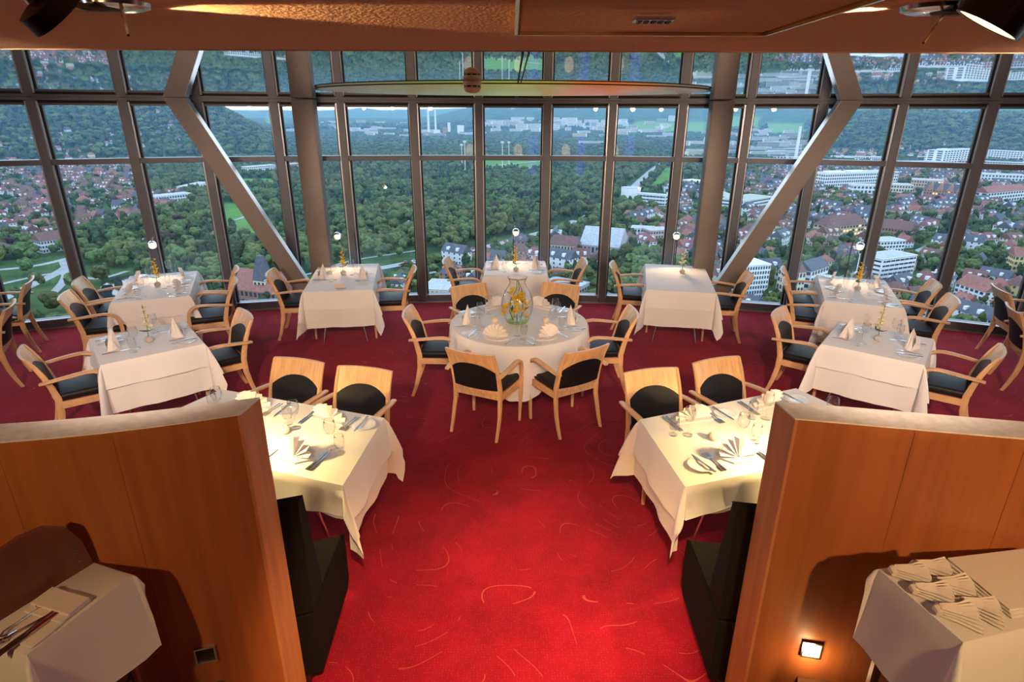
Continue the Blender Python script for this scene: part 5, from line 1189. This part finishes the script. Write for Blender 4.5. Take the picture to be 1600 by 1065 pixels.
scatter('woodland_trees', [((q.x, q.y, G-.4), rz, (h, h, h), i) for r, q, i, h, rz in spots[NT:]]+[(p, rz, (s*1.25, s*1.25, s*.95) if on > 6 else (s*.9, s*.9, 8.5), i) for p, rz, s, i, on in far], pt, 'dense green trees of the valley parks and wooded hills')
print('houses', len(cand), 'trees', len(spots), 'far trees', len(far))

# cars added for the red light trail on the road below the middle windows
def make_car(m):
    r = empty('car'); mb = MB(); mb.add([(-2.1, -.85, .35), (2.1, -.85, .35), (2.1, .85, .35), (-2.1, .85, .35), (-2.1, -.85, .9), (2.0, -.85, .85), (2.0, .85, .85), (-2.1, .85, .9)], [(0, 3, 2, 1), (4, 5, 6, 7), (0, 1, 5, 4), (2, 3, 7, 6), (1, 2, 6, 5), (3, 0, 4, 7)]); mb.obj('body', m, r)
    MB().add([(-1.7, -.8, .88), (.9, -.8, .88), (.9, .8, .88), (-1.7, .8, .88), (-1.2, -.65, 1.45), (.3, -.65, 1.45), (.3, .65, 1.45), (-1.2, .65, 1.45)], [(4, 5, 6, 7), (0, 1, 5, 4), (2, 3, 7, 6), (1, 2, 6, 5), (3, 0, 4, 7)]).obj('cabin', M['pane'], r)
    for x in (-1.3, 1.3):
        for y in (-.8, .8): MB().tube([(x, y-.1, .33), (x, y+.1, .33)], .33, 10).obj('wheel', M['lampmetal'], r)
    MB().box((-2.12, 0, .72), (.06, 1.5, .14)).obj('tail_light', M['tail'], r); return r
M['tail'] = mat('tail_light', (.8, .02, .02), .4, emit=(1, .03, .02), estr=2)
M['carred'] = mat('light_trail_car_red', (.55, .02, .03), .3, coat=.5); M['carwhite'] = mat('white_car_paint', (.7, .7, .72), .3, coat=.5)  # red bodies stand in for the trail of tail lights
cars = [make_car(M['carred']), make_car(M['carwhite'])]; cu = [0, 0]; rp_ = ROADP[4][0]; d = 0; k = 0
for i in range(6, len(rp_)-14):
    a, b = rp_[i], rp_[i+1]; L = (b-a).length; u = 0
    while u < L and k < 30:
        t = (b-a).normalized(); n = Vector((-t.y, t.x)); q = a+t*u+n*(2.4 if k % 3 else -2.4); c = 1 if k % 5 == 4 else 0
        o = cars[c] if not cu[c] else copy_tree(cars[c]); cu[c] = 1; o.location = (q.x, q.y, G+.55); o.rotation_euler = (0, 0, atan2(t.y, t.x)+(0 if k % 3 else pi)); tag(o, ('red', 'white')[c]+' car with glowing tail lights, added for the light trail below the middle windows', 'car', ('red', 'white')[c]+' cars on the road'); k += 1; u += rr.uniform(6, 10)

# evening haze over the valley, begins well outside the tower
HAZE = 1.0e-4
hz = MB(); hz.box((0, 7600, G+235), (26000, 14600, 510)); ho = hz.obj('valley_haze', None if False else M['glass']); ho.data.materials.clear()
hm = bpy.data.materials.new('thin_evening_haze'); hm.use_nodes = True; t = hm.node_tree; t.nodes.clear(); o = t.nodes.new('ShaderNodeOutputMaterial'); v = t.nodes.new('ShaderNodeVolumeScatter')
v.inputs['Color'].default_value = (.30, .62, 1, 1); v.inputs['Density'].default_value = HAZE; v.inputs['Anisotropy'].default_value = .2; t.links.new(v.outputs[0], o.inputs['Volume']); ho.data.materials.append(hm); tag(ho, 'thin blue evening haze over the valley', kind='structure')
